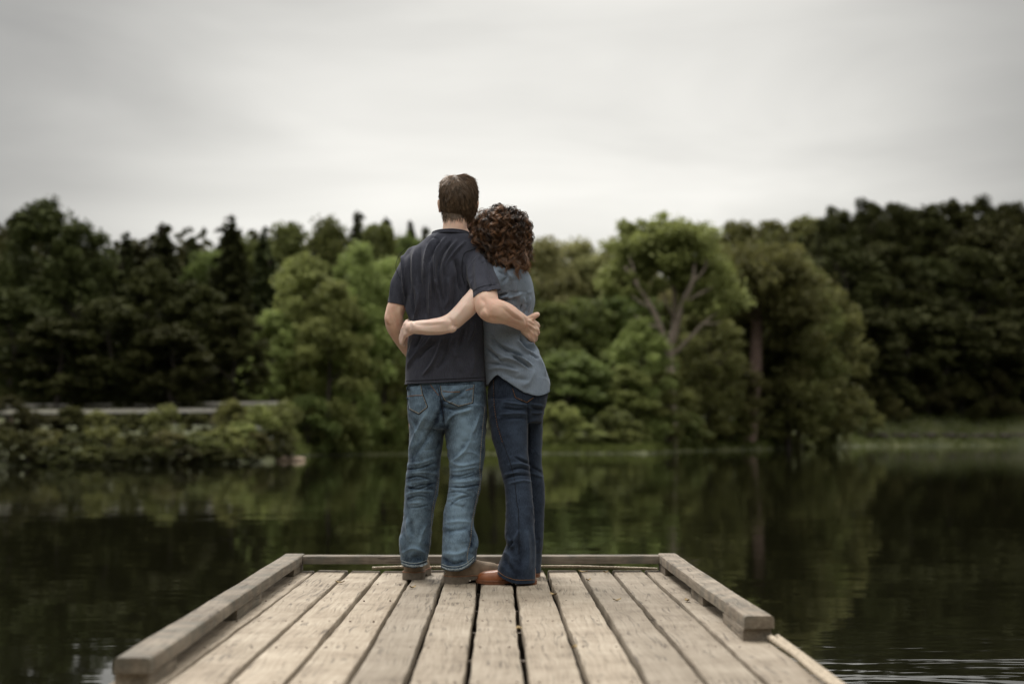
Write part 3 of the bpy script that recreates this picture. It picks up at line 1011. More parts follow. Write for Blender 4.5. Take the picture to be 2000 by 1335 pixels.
def build_forest():
    protos()
    # dark conifers behind the road, left
    row([('spruce0', 30, 418, 92, 150), ('spruce1', 175, 462, 88, 110), ('spruce2', 240, 450, 86, 120),
         ('spruce3', 315, 430, 90, 150), ('spruce0', 372, 452, 95, 100), ('spruce1', 445, 418, 92, 150),
         ('spruce2', 512, 440, 96, 120), ('spruce0', 625, 432, 108, 170), ('spruce3', 697, 406, 110, 120),
         ('spruce1', 752, 426, 112, 160), ('spruce2', 800, 428, 114, 100), ('spruce3', 830, 436, 116, 90)],
        'spruce_tree', '%s pointed conifer top from the left along the skyline', 'spruce', 'conifers along the left skyline')
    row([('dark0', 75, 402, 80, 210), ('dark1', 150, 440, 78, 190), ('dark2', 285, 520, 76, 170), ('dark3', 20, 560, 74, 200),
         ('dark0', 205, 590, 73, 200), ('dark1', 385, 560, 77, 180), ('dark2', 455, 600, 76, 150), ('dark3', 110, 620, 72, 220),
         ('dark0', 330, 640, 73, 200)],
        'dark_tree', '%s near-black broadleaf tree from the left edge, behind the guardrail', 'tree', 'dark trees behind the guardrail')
    row([('mid0', 470, 470, 100, 170), ('mid1', 555, 450, 104, 170), ('mid2', 635, 438, 106, 160), ('mid3', 400, 500, 94, 160),
         ('mid1', 735, 452, 108, 160), ('mid0', 800, 462, 110, 130)],
        'forest_tree', '%s mid green tree from the left in the middle tier of the left forest', 'tree', 'middle tier of the left forest')
    # pale bushy trees on the shore, left of the couple
    row([('light0', 590, 508, 86, 200), ('light1', 690, 488, 87, 170), ('light2', 750, 515, 89, 150), ('light3', 530, 610, 84, 140), ('light1', 640, 560, 84, 190),
         ('light2', 800, 560, 90, 170)],
        'willow_tree', '%s pale green bushy tree from the left on the shore beside the couple', 'tree', 'pale bushy trees left of the couple')
    # behind and right of the couple
    row([('mid2', 860, 520, 112, 200), ('mid0', 960, 500, 114, 220), ('hazy0', 1060, 474, 122, 190), ('hazy3', 1125, 474, 126, 170), ('hazy1', 1185, 476, 124, 170),
         ('hazy2', 1245, 470, 120, 160), ('mid3', 1320, 520, 128, 190), ('mid1', 1290, 600, 118, 170)],
        'hazy_tree', '%s olive green tree from the left in the far bank behind the couple', 'tree', 'trees behind the couple')
    row([('mid1', 1085, 600, 104, 170), ('mid3', 1150, 590, 105, 180), ('mid0', 1225, 560, 108, 170), ('mid2', 1110, 690, 98, 200)],
        'bank_tree', '%s mid green tree from the left in the clump just right of the couple', 'tree', 'clump right of the couple')
    row([('olive0', 1400, 500, 126, 190), ('olive1', 1490, 500, 124, 200), ('olive2', 1560, 520, 128, 190), ('olive3', 1385, 585, 112, 150),
         ('olive0', 1540, 640, 124, 190), ('olive1', 1610, 560, 132, 190), ('olive2', 1420, 690, 116, 160)],
        'olive_tree', '%s olive broadleaf tree from the left between forked tree and dark hill', 'tree', 'olive trees right of the forked tree')
    # wooded hill, right
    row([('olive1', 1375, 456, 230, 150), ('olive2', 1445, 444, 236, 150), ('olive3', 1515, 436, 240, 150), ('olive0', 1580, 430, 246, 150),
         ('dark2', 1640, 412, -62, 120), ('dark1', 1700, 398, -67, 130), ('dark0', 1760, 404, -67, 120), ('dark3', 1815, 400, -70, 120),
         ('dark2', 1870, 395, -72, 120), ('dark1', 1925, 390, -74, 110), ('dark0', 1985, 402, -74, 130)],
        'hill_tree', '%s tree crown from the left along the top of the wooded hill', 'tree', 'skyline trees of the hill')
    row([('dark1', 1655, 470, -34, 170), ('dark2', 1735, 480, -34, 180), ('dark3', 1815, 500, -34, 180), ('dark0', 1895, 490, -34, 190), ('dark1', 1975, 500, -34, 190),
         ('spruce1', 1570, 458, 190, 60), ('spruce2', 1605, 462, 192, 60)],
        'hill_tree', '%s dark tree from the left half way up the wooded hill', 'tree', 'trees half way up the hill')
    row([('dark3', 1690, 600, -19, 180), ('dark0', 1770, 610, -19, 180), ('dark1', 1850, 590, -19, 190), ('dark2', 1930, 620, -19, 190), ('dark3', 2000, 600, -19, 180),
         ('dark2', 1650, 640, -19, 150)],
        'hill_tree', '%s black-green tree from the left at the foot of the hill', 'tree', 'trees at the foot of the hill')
    # shrubs on the banks
    row([('dbush0', 10, 778, 57, 110), ('dbush1', 80, 806, 57, 100), ('dbush2', 140, 798, 57.5, 90), ('obush0', 195, 806, 57.5, 90), ('dbush3', 250, 810, 57.5, 100), ('obush3', 320, 792, 58, 90),
         ('dbush2', 385, 812, 58.5, 90), ('obush0', 450, 786, 60, 90), ('bush1', 498, 795, 62, 100), ('obush1', 550, 786, 66, 90), ('bush3', 470, 826, 59, 100),
         ('dbush1', 20, 838, -1.5, 110), ('obush2', 90, 842, -1.4, 100), ('dbush0', 150, 850, -1.3, 100), ('obush3', 205, 836, -1.5, 100), ('dbush3', 265, 850, -1.3, 100), ('obush1', 325, 842, -1.4, 100),
         ('bush2', 385, 848, -1.3, 100), ('bush3', 435, 836, -1.6, 100), ('obush0', 490, 846, -1.4, 90), ('dbush2', 540, 842, -1.6, 90),
         ('dbush2', 115, 880, -0.5, 90), ('dbush1', 240, 880, -0.5, 90), ('dbush0', 355, 880, -0.5, 90), ('dbush3', 465, 876, -0.6, 90), ('dbush0', 55, 872, -0.75, 80), ('obush2', 180, 876, -0.7, 80), ('dbush1', 300, 874, -0.75, 80), ('dbush3', 415, 872, -0.8, 80)],
        'bank_bush', '%s leafy shrub from the left on the bank below the guardrail', 'shrub', 'shrubs below the guardrail')
    row([('bush0', 600, 780, 82, 130), ('bush1', 660, 800, 84, 130), ('bush3', 735, 790, 89, 130), ('bush0', 790, 800, 90, 120)],
        'shore_bush', '%s low shrub from the left under the pale trees by the water', 'shrub', 'shrubs under the pale trees')
    row([('bush1', 1085, 790, 92, 120), ('bush3', 1140, 830, 92, 110), ('bush2', 1200, 800, 93, 110), ('bush1', 1215, 838, 92, 80)],
        'shore_bush', '%s low shrub from the left at the waterline right of the couple', 'shrub', 'shrubs right of the couple')
    row([('obush0', 1360, 770, 110, 140), ('obush1', 1430, 790, 116, 130), ('obush2', 1500, 780, 124, 140), ('obush3', 1570, 780, 132, 140),
         ('obush0', 1630, 760, -3, 110), ('obush1', 1680, 775, -7, 90), ('obush2', 1745, 780, -11, 60), ('bush2', 1320, 800, 106, 120)],
        'shore_bush', '%s olive shrub from the left along the right bank below the trunk', 'shrub', 'shrubs of the right bank')
    row([('dbush0', 1690, 735, -14, 100), ('dbush1', 1750, 740, -14, 100), ('dbush2', 1815, 730, -14, 100), ('dbush3', 1880, 738, -14, 100), ('dbush0', 1940, 728, -14, 100), ('dbush1', 2000, 735, -14, 100)],
        'hedge_bush', '%s black-green bush from the left along the top of the right lawn', 'shrub', 'bushes along the top of the lawn')
    # the bright bush in front of the forked tree
    for px, top, d, w, lab in ((1250, 628, 99, 150, 'bright green bush in front of the forked pale tree'),
                               (1225, 720, 97, 130, 'lower bright green bush at the left foot of the forked tree'),
                               (1300, 730, 100, 130, 'leafy green bush hiding the forked tree\'s foot')):
        grow('light%d' % (px % 4), 'tall_bush', px, top, d, w, lab, 'bush', 'bright bushes by the forked tree')

    # far wood on the hills: reads as one mass
    rng = np.random.default_rng(5)
    SKY = np.array([(-700, 440), (0, 430), (130, 440), (200, 490), (300, 462), (450, 450), (560, 466), (640, 448), (700, 450), (760, 446), (830, 456), (1040, 488), (1230, 492), (1290, 470), (1340, 480), (1400, 466), (1500, 448), (1600, 436), (1700, 414), (2000, 410), (2700, 430)], float)
    out = {'dark': ([], []), 'olive': ([], [])}
    for i in range(600):
        px = rng.uniform(-600, 2650) if i < 470 else rng.uniform(1330, 2250)
        if px > 1250:
            d = rng.uniform(225, 300)
        elif px < 480:
            d = rng.uniform(100, 150)
        else:
            d = rng.uniform(128, 185)
        x = (px - 970) / FPX * d
        z0 = float(ground_z(x, d))
        top = P(px, np.interp(px, SKY[:, 0], SKY[:, 1]) + (rng.uniform(0, 1) ** 1.3 * 170 if i < 470 else rng.uniform(-4, 50)), d)[2]
        H = max(6.0, top - z0)
        Wd = rng.uniform(6, 10) * (1.3 if d > 190 else 1.0)
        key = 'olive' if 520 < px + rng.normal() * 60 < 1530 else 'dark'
        for c in range(30):
            t = rng.uniform(0, 1) ** 0.8
            a = rng.uniform(0, 6.28)
            r = Wd / 2 * math.sin(math.pi * (0.15 + 0.8 * t)) ** 0.7 * math.sqrt(rng.uniform(0.2, 1))
            k = 24
            q = np.clip(rng.normal(size=(k, 3)), -1.5, 1.5) * Wd * 0.085
            out[key][0].append(np.array([x + math.cos(a) * r, d + math.sin(a) * r, z0 + H * (0.02 + 0.95 * t)]) + q)
            out[key][1].append(np.full(k, rng.uniform(0.65, 1.3)))
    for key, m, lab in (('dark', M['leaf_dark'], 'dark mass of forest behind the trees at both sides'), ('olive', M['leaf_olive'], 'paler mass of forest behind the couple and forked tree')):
        C, T = out[key]
        me = cards_mesh('far_wood', cards(np.concatenate(C), 0.95, 0.4, rng), np.concatenate(T))
        o = link('far_wood', me, m, smooth=False)
        tag(o, lab, 'forest', kind='stuff')


def build_added_wood():  # unseen wood added behind the camera to hold back low light
    rng = np.random.default_rng(15)
    C, T = [], []
    for i in range(90):
        th = math.pi + rng.uniform(-1.35, 1.35)
        d = float(shore_r(math.atan2(math.sin(th), math.cos(th)))) + rng.uniform(13, 30)
        x, y = math.sin(th) * d, math.cos(th) * d
        z0 = float(ground_z(x, y)); H = rng.uniform(6, 10); Wd = rng.uniform(5, 8)
        for c in range(24):
            t = rng.uniform(0, 1) ** 0.8; a = rng.uniform(0, 6.28)
            r = Wd / 2 * math.sin(math.pi * (0.15 + 0.8 * t)) ** 0.7 * math.sqrt(rng.uniform(0.2, 1))
            C.append(np.array([x + math.cos(a) * r, y + math.sin(a) * r, z0 + H * (0.05 + 0.95 * t)]) + rng.normal(size=(16, 3)) * Wd * 0.08)
            T.append(np.full(16, rng.uniform(0.7, 1.3)))
    me = cards_mesh('added_wood', cards(np.concatenate(C), 0.85, 0.4, rng), np.concatenate(T))
    tag(link('added_wood', me, M['leaf_mid'], smooth=False), 'unseen wood added behind the camera to cut low light', 'forest', kind='stuff')


def build_side_scrub():
    # low scrub carrying on along the left bank past the edge of the picture
    rng = np.random.default_rng(77)
    C, T = [], []
    for i in range(70):
        px = rng.uniform(-1500, -40)
        th = math.atan2(px - 970, FPX)
        d = float(shore_r(th)) + rng.uniform(-0.4, 5)
        x, y = math.sin(th) * d, math.cos(th) * d
        z0 = float(ground_z(x, y)); r = rng.uniform(0.7, 1.3)
        for c in range(8):
            q = rng.normal(size=3) * r * 0.5
            C.append(np.array([x, y, z0 + r * 0.6]) + q + rng.normal(size=(26, 3)) * r * 0.22)
            T.append(np.full(26, rng.uniform(0.7, 1.3)))
    me = cards_mesh('bank_scrub', cards(np.concatenate(C), 0.26, 0.4, rng), np.concatenate(T))
    tag(link('bank_scrub', me, M['leaf_shrub'], smooth=False), 'low scrub along the left bank beyond the shrubs', 'scrub', kind='stuff')


def crown_at(name, spots, size, m, parent, seed, Y, depth):
    """leaf clumps round given photo positions (px, py, radius px) of one tree standing at distance Y"""
    rng = np.random.default_rng(seed)
    C, T = [], []
    k_m = Y / FPX
    for px, py, r in spots:
        n = int(3 + r * r / 130)
        for c in range(n):
            q = rng.normal(size=3); q /= np.linalg.norm(q); q *= rng.uniform(0.2, 1) ** 0.5
            c0 = P(px, py, Y) + np.array([q[0] * r * k_m, q[1] * depth, q[2] * r * k_m * 0.8])
            k = 75
            C.append(c0 + rng.normal(size=(k, 3)) * np.array([1, 1, 0.7]) * r * k_m * 0.24)
            T.append(np.full(k, rng.uniform(0.7, 1.3)) * rng.uniform(0.85, 1.15, k))
    me = cards_mesh(name, cards(np.concatenate(C), size, 0.35, rng), np.concatenate(T))
    return link(name, me, m, parent, smooth=False)


def build_key_trees():
    # forked tree with bare pale limbs
    Y = 102.0
    x, z = P(1310, 850, Y)[0], 0
    e = empty('forked_tree', (x, Y, float(ground_z(x, Y))))
    tag(e, 'tall tree with bare pale forked limbs under a leafy top', 'tree')

    def limb(pts, r, nm='limb', dy=0.0):
        q = [P(a, b, Y + c) for a, b, c in pts]
        S = Soup()
        S.add(*tube_geo(q, r, 9, 5))
        return link(nm, S.mesh(nm), M['bark_pale'], e)
    limb([(1312, 880, 0), (1311, 780, 0), (1309, 690, 0), (1313, 650, 0)], [0.42, 0.34, 0.27, 0.22], 'trunk')
    limb([(1309, 700, 0), (1292, 645, -1), (1272, 600, -1.5), (1248, 562, -2), (1222, 522, -2)], [0.22, 0.20, 0.18, 0.14, 0.07])
    limb([(1312, 690, 0), (1317, 620, 0.5), (1316, 565, 0.6), (1302, 512, 1)], [0.21, 0.18, 0.15, 0.09])
    limb([(1315, 665, 0), (1334, 592, -0.8), (1352, 552, -1.5), (1357, 515, -1.5)], [0.24, 0.21, 0.16, 0.08])
    limb([(1318, 690, 0), (1352, 655, -1), (1375, 630, -1.5), (1412, 604, -2)], [0.14, 0.12, 0.09, 0.04])
    for pts in ([(1248, 562, -2), (1236, 522, -2), (1228, 498, -2)], [(1272, 600, -1.5), (1250, 590, -2), (1230, 572, -2)], [(1316, 565, 0.6), (1328, 530, 0), (1325, 500, 0)], [(1302, 512, 1), (1290, 488, 1), (1286, 470, 1)],
                [(1352, 552, -1.5), (1374, 528, -2), (1382, 500, -2)], [(1335, 592, -1), (1366, 574, -2), (1392, 560, -2)], [(1290, 640, -1), (1262, 632, -2), (1240, 616, -2)], [(1317, 620, 0), (1300, 590, -1), (1292, 560, -1)], [(1375, 630, -1.5), (1392, 632, -2), (1410, 628, -2)]):
        limb(pts, [0.10, 0.07, 0.03], 'branch')
    crown_at('crown', [(1285, 468, 50), (1320, 478, 48), (1250, 480, 45), (1350, 490, 45), (1215, 500, 40), (1300, 495, 50), (1290, 442, 26),
                       (1240, 440, 26), (1390, 540, 45), (1420, 580, 40), (1200, 545, 35), (1370, 470, 40), (1235, 560, 30), (1262, 520, 34), (1330, 540, 26), (1400, 600, 36), (1340, 600, 18), (1285, 560, 18), (1360, 560, 22)], 0.36, M['leaf_light'], e, 200, Y, 3.2)
    # leaning reddish trunk
    Y = 120.0
    x = P(1472, 850, Y)[0]
    e2 = empty('red_trunk_tree', (x, Y, float(ground_z(x, Y))))
    tag(e2, 'broad tree with a thick reddish bare trunk right of the forked tree', 'tree')
    S = Soup()
    S.add(*tube_geo([P(1462, 880, Y), P(1468, 800, Y), P(1476, 720, Y), P(1477, 640, Y), P(1480, 560, Y), P(1486, 500, Y)], [0.62, 0.55, 0.5, 0.46, 0.36, 0.2], 10, 4))
    S.add(*tube_geo([P(1478, 640, Y), P(1450, 590, Y - 1), P(1425, 550, Y - 1)], [0.3, 0.22, 0.12], 8, 4))
    S.add(*tube_geo([P(1479, 610, Y), P(1515, 560, Y - 1), P(1540, 530, Y)], [0.3, 0.22, 0.12], 8, 4))
    link('trunk', S.mesh('trunk'), M['bark_red'], e2)
    crown_at('crown', [(1470, 515, 50), (1520, 520, 48), (1430, 530, 48), (1490, 555, 55), (1550, 560, 50), (1410, 570, 45), (1540, 610, 50), (1440, 610, 40), (1580, 600, 40)],
             0.42, M['leaf_olive'], e2, 210, Y, 4.0)


def build_bank_things():
    # guardrails along the road
    prof = [(0.0, 0.155), (-0.05, 0.12), (-0.05, 0.06), (0.0, 0.03), (0.0, -0.03), (-0.05, -0.06), (-0.05, -0.12), (0.0, -0.155)]

    def rail(Y0, px0, px1, py0, py1, lab, hk):
        a, b = P(px0, py0, Y0), P(px1, py1, Y0 + 3)
        e = empty('guardrail', ((a + b) / 2)[:2].tolist() + [float(ground_z(*((a + b) / 2)[:2]))])
        n = 8
        for i in range(n):
            p, q = a + (b - a) * i / n, a + (b - a) * (i + 1) / n
            d = (q - p) / np.linalg.norm(q - p)
            side = np.array([d[1], -d[0], 0])
            V, F = [], []
            for pt in (p, q - d * 0.02):
                for (s, h) in prof:
                    V.append(pt - side * s * -1 + np.array([0, 0, h * hk]))
                for (s, h) in prof[::-1]:
                    V.append(pt - side * (s * -1) + side * -0.006 * -1 + np.array([0, 0, h * hk]))
            k = len(prof) * 2
            F = [(j, (j + 1) % k, k + (j + 1) % k, k + j) for j in range(k)] + [tuple(range(k))[::-1], tuple(range(k, 2 * k))]
            link('beam', to_mesh('beam', np.array(V), F), M['steel'], e, smooth=False)
            g = float(ground_z(p[0], p[1] + 0.15))
            v, f = box_geo((p[0], p[1] + 0.13, (g + p[2] + 0.1) / 2), (0.12, 0.15, p[2] + 0.1 - g))
            link('post', Soup().add(v, f).mesh('post'), M['frame_wood'], e, smooth=False)
        tag(e, lab, 'guardrail', 'guardrails beside the road')
    rail(63.5, -60, 565, 804, 799, 'nearer steel guardrail running along the road above the shrubs', 0.6)
    rail(71.0, -60, 565, 793, 786, 'farther steel guardrail across the road under the dark trees', 0.5)
    # the road between them
    V, F = [], []
    for i in range(31):
        px = -900 + i * 50
        for Y in (64.4, 70.6):
            x = (px - 970) / FPX * Y
            V.append([x, Y, 0]);
    for k in range(len(V)):
        V[k][2] = max(float(ground_z(V[k][0], V[k][1])), float(ground_z(V[k][0], 67))) + 0.12
    for i in range(30):
        F.append((2 * i, 2 * i + 2, 2 * i + 3, 2 * i + 1))
    tag(link('road', to_mesh('road', np.array(V), F), M['asphalt'], smooth=False), kind='structure')
    # pale log at the waterline
    a, b = P(527, 897, 62), P(592, 895, 62.5)
    a[2] = b[2] = WATER + 0.05
    S = Soup()
    mid = (a + b) / 2 + np.array([0, 0, 0.04])
    S.add(*tube_geo([a, mid, b], [0.16, 0.14, 0.09], 10, 4))
    S.add(*tube_geo([mid, mid + np.array([0.1, 0.1, 0.16])], [0.05, 0.02], 7, 2))
    tag(link('driftwood_log', S.mesh('driftwood_log'), M['log']), 'pale driftwood log floating at the left waterline', 'log')
    # stones edging the right lawn
    e = empty('stone_edging', tuple(P(1850, 850, 182)))
    tag(e, 'row of dark stones edging the lawn at the far right bank', 'retaining wall')
    rng = np.random.default_rng(3)
    px = 1690
    while px < 2080:
        w = rng.uniform(16, 30)
        th = math.atan2(px + w / 2 - 970, FPX)
        R = float(shore_r(th)) + 4.0
        c = np.array([math.sin(th) * R, math.cos(th) * R, 0])
        c[2] = float(ground_z(c[0], c[1])) + 0.15
        S = Soup()
        hw = w * R / FPX / 2
        v, f = box_geo((0, 0, 0), (hw * 2, 0.9, 0.75 * rng.uniform(0.8, 1.15)))
        bm = bmesh.new()
        vs = [bm.verts.new(x) for x in v]
        for q in f:
            bm.faces.new([vs[i] for i in q])
        bmesh.ops.bevel(bm, geom=bm.edges[:], offset=0.14, segments=2, affect='EDGES')
        for q in bm.verts:
            q.co += Vector(rng.normal(size=3) * 0.04)
        me = bpy.data.meshes.new('stone')
        bm.to_mesh(me); bm.free()
        me.transform(Matrix.Translation(Vector(c)))
        link('stone', me, M['stone'], e)
        px += w + rng.uniform(1, 8)
    # shore grass
    rng = np.random.default_rng(9)
    n = 26000
    px = np.concatenate([rng.uniform(560, 1290, n // 2), rng.uniform(1280, 2150, n // 2)])
    th = np.arctan2(px - 970, FPX)
    R = shore_r(th) + np.where(px < 1290, rng.uniform(-0.3, 9, n), rng.uniform(-0.3, 22, n))
    X, Yy = np.sin(th) * R, np.cos(th) * R
    Zz = ground_z(X, Yy)
    h = rng.uniform(0.15, 0.45, n); a = rng.uniform(0, 6.28, n); w = 0.10
    B = np.stack([X, Yy, Zz - 0.03], 1)
    dx = np.stack([np.cos(a) * w, np.sin(a) * w, np.zeros(n)], 1)
    tip = np.stack([rng.normal(size=n) * 0.1, rng.normal(size=n) * 0.1, h], 1)
    V = np.stack([B - dx, B + dx, B + tip + dx * 0.15, B + tip - dx * 0.15], 1).reshape(-1, 3)
    me = cards_mesh('grass', V, rng.uniform(0.7, 1.25, n))
    tag(link('grass', me, M['grass'], smooth=False), 'long grass along the far waterline and right lawn', 'grass', kind='stuff')


# ------------------------------------------------------------------ dock
PITCHX = 0.1545
DX0 = -1.004
YF = 6.80


def board_mesh(name, w, L, h, seed, wob=0.0022, bev=0.006, segs=60, nz=0.5):
    """a board along +Y from 0 to L, centred on x, top at z=0"""
    rng = np.random.default_rng(seed)
    prof = []
    for (sx, sz) in ((1, 0), (1, -1), (-1, -1), (-1, 0)):
        x, z = sx * w / 2, sz * h
        if sz == 0:
            a, b = (x, z - bev * 1.2), (x - sx * bev, z)
            prof += [(x, z - bev * 1.2), (x - sx * bev * 0.35, z - bev * 0.35), (x - sx * bev, z)] if sx < 0 else [(x - sx * bev, z), (x - sx * bev * 0.35, z - bev * 0.35), (x, z - bev * 1.2)]
        else:
            prof.append((x, z))
    prof = np.array(prof)[::-1]
    n = len(prof)
    ph = rng.uniform(0, 6.28, 6)
    V = []
    for i in range(segs + 1):
        y = L * i / segs
        el = wob * (math.sin(y * 2.1 + ph[0]) + 0.7 * math.sin(y * 6.3 + ph[1]) + nz * rng.normal())
        er = wob * (math.sin(y * 2.6 + ph[2]) + 0.7 * math.sin(y * 5.1 + ph[3]) + nz * rng.normal())
        zz = 0.0012 * math.sin(y * 1.3 + ph[4])
        for x, z in prof:
            V.append([x + (er if x > 0 else el), y, z + zz + (rng.normal() * 0.0009 * nz if z > -0.5 * h else 0)])
    me = to_mesh(name, np.array(V), ring_faces(segs + 1, n))
    return me


def build_dock():
    e = empty('dock', (0, 2.0, WATER))
    tag(e, 'weathered wooden dock with a low kerb rail on three sides', 'dock')
    rng = random.Random(4)
    for i in range(12):
        x = DX0 + PITCHX * (i + 0.5)
        gap = rng.uniform(0.011, 0.018)
        me = board_mesh('plank', PITCHX - gap, YF + 4.0 + rng.uniform(-0.02, 0.012), 0.038, 300 + i, 0.0013, 0.006, 90, 0.8)
        o = link('plank', me, M['deck'], e)
        o.matrix_parent_inverse = Matrix.Identity(4)
        o.location = (x, -4.0 - 2.0, -WATER + rng.uniform(-0.0025, 0.0015))
        o.rotation_euler = (0, math.radians(rng.uniform(-0.5, 0.5)), 0)
    # joists and rim under the planks
    for y in np.arange(-3.6, 6.6, 0.61):
        v, f = box_geo(((DX0 + 0.851) / 2, y, -0.040 - 0.07), (1.80, 0.04, 0.14))
        link('joist', Soup().add(v, f).mesh('joist'), M['frame_wood'], e, smooth=False)
    for x, nm in ((DX0 + 0.03, 'rim_board'), (0.851 - 0.03, 'rim_board')):
        v, f = box_geo((x, 1.38, -0.040 - 0.075), (0.04, 10.7, 0.15))
        link(nm, Soup().add(v, f).mesh(nm), M['frame_wood'], e, smooth=False)
    v, f = box_geo(((DX0 + 0.851) / 2, YF - 0.04, -0.116), (1.70, 0.04, 0.15))
    link('rim_board', Soup().add(v, f).mesh('rim_board'), M['frame_wood'], e, smooth=False)
    for x in (DX0 + 0.12, 0.851 - 0.12):
        for y in (-3, 0.6, 3.4, 6.3):
            S = Soup(); S.add(*tube_geo([(x, y, -1.6), (x, y, -0.06)], [0.075, 0.07], 12, 2, False))
            link('pile', S.mesh('pile'), M['frame_wood'], e)

    def rail(name, w, L, h, seed, loc, rot):
        me = board_mesh(name, w, L, h, seed, 0.0022, 0.0085, 46, 0.2)
        o = link(name, me, M['rail'], e)
        o.matrix_parent_inverse = Matrix.Identity(4)
        o.location = (loc[0], loc[1] - 2.0, loc[2] - WATER)
        o.rotation_euler = (0, 0, rot)
        return o
    T = 0.079
    # left rail, skewed a little; right rail; end rail between them
    rail('rail', 0.092, 3.20, 0.039, 401, (-0.913, 3.62, T), math.radians(0.80))
    rail('rail', 0.090, 2.36, 0.039, 402, (0.811, 4.44, T), math.radians(0.1))
    rail('rail', 0.089, 1.668, 0.037, 403, (0.764, 6.752, T - 0.003), math.radians(90))
    # blocks the rails sit on
    for sx, y0, y1, xc in ((0, 3.64, 3.95, -0.918), (0, 4.97, 5.48, -0.937), (0, 6.50, 6.80, -0.955), (1, 4.452, 4.87, 0.811), (1, 5.34, 5.65, 0.809), (1, 6.50, 6.78, 0.807)):
        me = board_mesh('block', 0.084, y1 - y0, 0.0385, int(y0 * 100) + sx, 0.002, 0.006, 8)
        o = link('block', me, M['rail'], e)
        o.matrix_parent_inverse = Matrix.Identity(4)
        o.location = (xc, y0 - 2.0, 0.0392 - WATER)
    # nail heads at the joists
    S = Soup()
    for i in range(12):
        x = DX0 + PITCHX * (i + 0.5)
        for y in np.arange(-3.6, 6.6, 0.61):
            for s in (-0.045, 0.045):
                xx, yy = x + s + rng.uniform(-0.008, 0.008), y + rng.uniform(-0.006, 0.006)
                S.add(*tube_geo([(xx, yy, -0.01), (xx, yy, 0.0016)], [0.0036, 0.0036], 7, 1, False))
    tag(link('nail_heads', S.mesh('nail_heads'), M['nail'], e), kind='stuff')


def twisted_rope(pts, r, lay=0.05, sub=10):
    p = catmull(np.array(pts, float), sub)
    L = np.concatenate([[0], np.cumsum(np.linalg.norm(np.diff(p, axis=0), axis=1))])
    n = max(8, int(L[-1] / 0.012))
    s = np.linspace(0, L[-1], n)
    c = np.stack([np.interp(s, L, p[:, k]) for k in range(3)], 1)
    t = np.gradient(c, axis=0); t /= np.linalg.norm(t, axis=1)[:, None]
    u = np.cross(t, [0, 0, 1.0]); u /= np.linalg.norm(u, axis=1)[:, None]
    w = np.cross(t, u)
    S = Soup()
    for k in range(3):
        a = s / lay * 2 * math.pi / 1.0 + k * 2 * math.pi / 3
        q = c + (np.cos(a)[:, None] * u + np.sin(a)[:, None] * w) * r * 0.5
        S.add(*tube_geo(q, np.full(n, r * 0.56), 6, 1))
    return S


def build_ropes():
    # rope along the right edge, two strands from the rail end towards the camera
    pts = [(0.846, 4.43, 0.013), (0.852, 4.1, 0.012), (0.842, 3.7, 0.012), (0.852, 3.2, 0.012), (0.842, 2.4, 0.012), (0.85, 1.2, 0.012)]
    tag(link('rope', twisted_rope(pts, 0.011).mesh('rope'), M['rope']), 'inner tan rope lying along the right edge of the dock', 'rope', 'ropes on the dock')
    pts = [(0.872, 4.46, 0.010), (0.876, 4.05, 0.004), (0.868, 3.6, 0.006), (0.876, 3.1, 0.004), (0.868, 2.4, 0.004), (0.876, 1.2, 0.004)]
    tag(link('rope', twisted_rope(pts, 0.011).mesh('rope'), M['rope']), 'outer tan rope hanging over the right edge of the dock', 'rope', 'ropes on the dock')
    pts = [P(728, 1109.5, 6.80), P(790, 1107.5, 6.80), P(870, 1108, 6.80), P(960, 1107, 6.8), P(1080, 1106.5, 6.8), P(1140, 1107, 6.8), P(1200, 1109, 6.8), P(1283, 1111.5, 6.80)]
    for q in pts:
        q[1] = 6.806
        q[2] = max(q[2] + 0.002, 0.004)
    tag(link('rope', twisted_rope(pts, 0.0075).mesh('rope'), M['rope_pale']), 'thin pale rope stretched across the far end of the dock', 'rope', 'ropes on the dock')
    # dry leaf bits on the boards and in the gaps
    rng = random.Random(2)
    spots = [(1139, 1116, 'curled pale leaf scrap at the far plank end below the end rail'), (1183, 1117, 'pale leaf scrap beside the right end of the thin rope'),
             (1081, 1160, 'pale chip caught in the gap right of the woman\'s jeans'), (806, 1146, 'dry scrap in the plank gap left of the heel'),
             (1342, 1172, 'brown dry scrap by the right kerb rail'), (1205, 1171, 'brown twig scrap across the board right of the couple'),
             (1121, 1262, 'pale dry scrap lying over a gap near the front'), (664, 1136, 'dry scrap bridging the gap near the left corner'),
             (1013, 1226, 'small pale chips in the dark gap in front of the couple'), (1149, 1132, 'white chip beside the gap near the far planks')]
    for k, (px, py, lab) in enumerate(spots):
        Y = CAM_H * FPX / (py - 853.0)
        c = P(px, py, Y)
        S = Soup()
        s = rng.uniform(0.008, 0.016)
        V, F = [], []
        for i in range(7):
            t = i / 6 - 0.5
            for j in (-1, 0, 1):
                wdt = s * 0.6 * (1 - (2 * t) ** 2) + 0.0012
                V.append([t * s * 3, j * wdt, 0.003 + 0.007 * t * t * 4 + 0.004 * abs(j)])
        for i in range(6):
            for j in range(2):
                F.append((i * 3 + j, (i + 1) * 3 + j, (i + 1) * 3 + j + 1, i * 3 + j + 1))
        me = to_mesh('dry_leaf', np.array(V), F)
        o = link('dry_leaf', me, M['debris'])
        o.location = (c[0], c[1], 0.0015)
        o.rotation_euler = (0, 0, rng.uniform(0, 3))
        tag(o, lab, 'leaf', 'dry scraps on the dock')


# ------------------------------------------------------------------ people
def Zm(ox, oy, s):
    return lambda *pts: [(ox + a / s, oy + b / s) for a, b in pts]


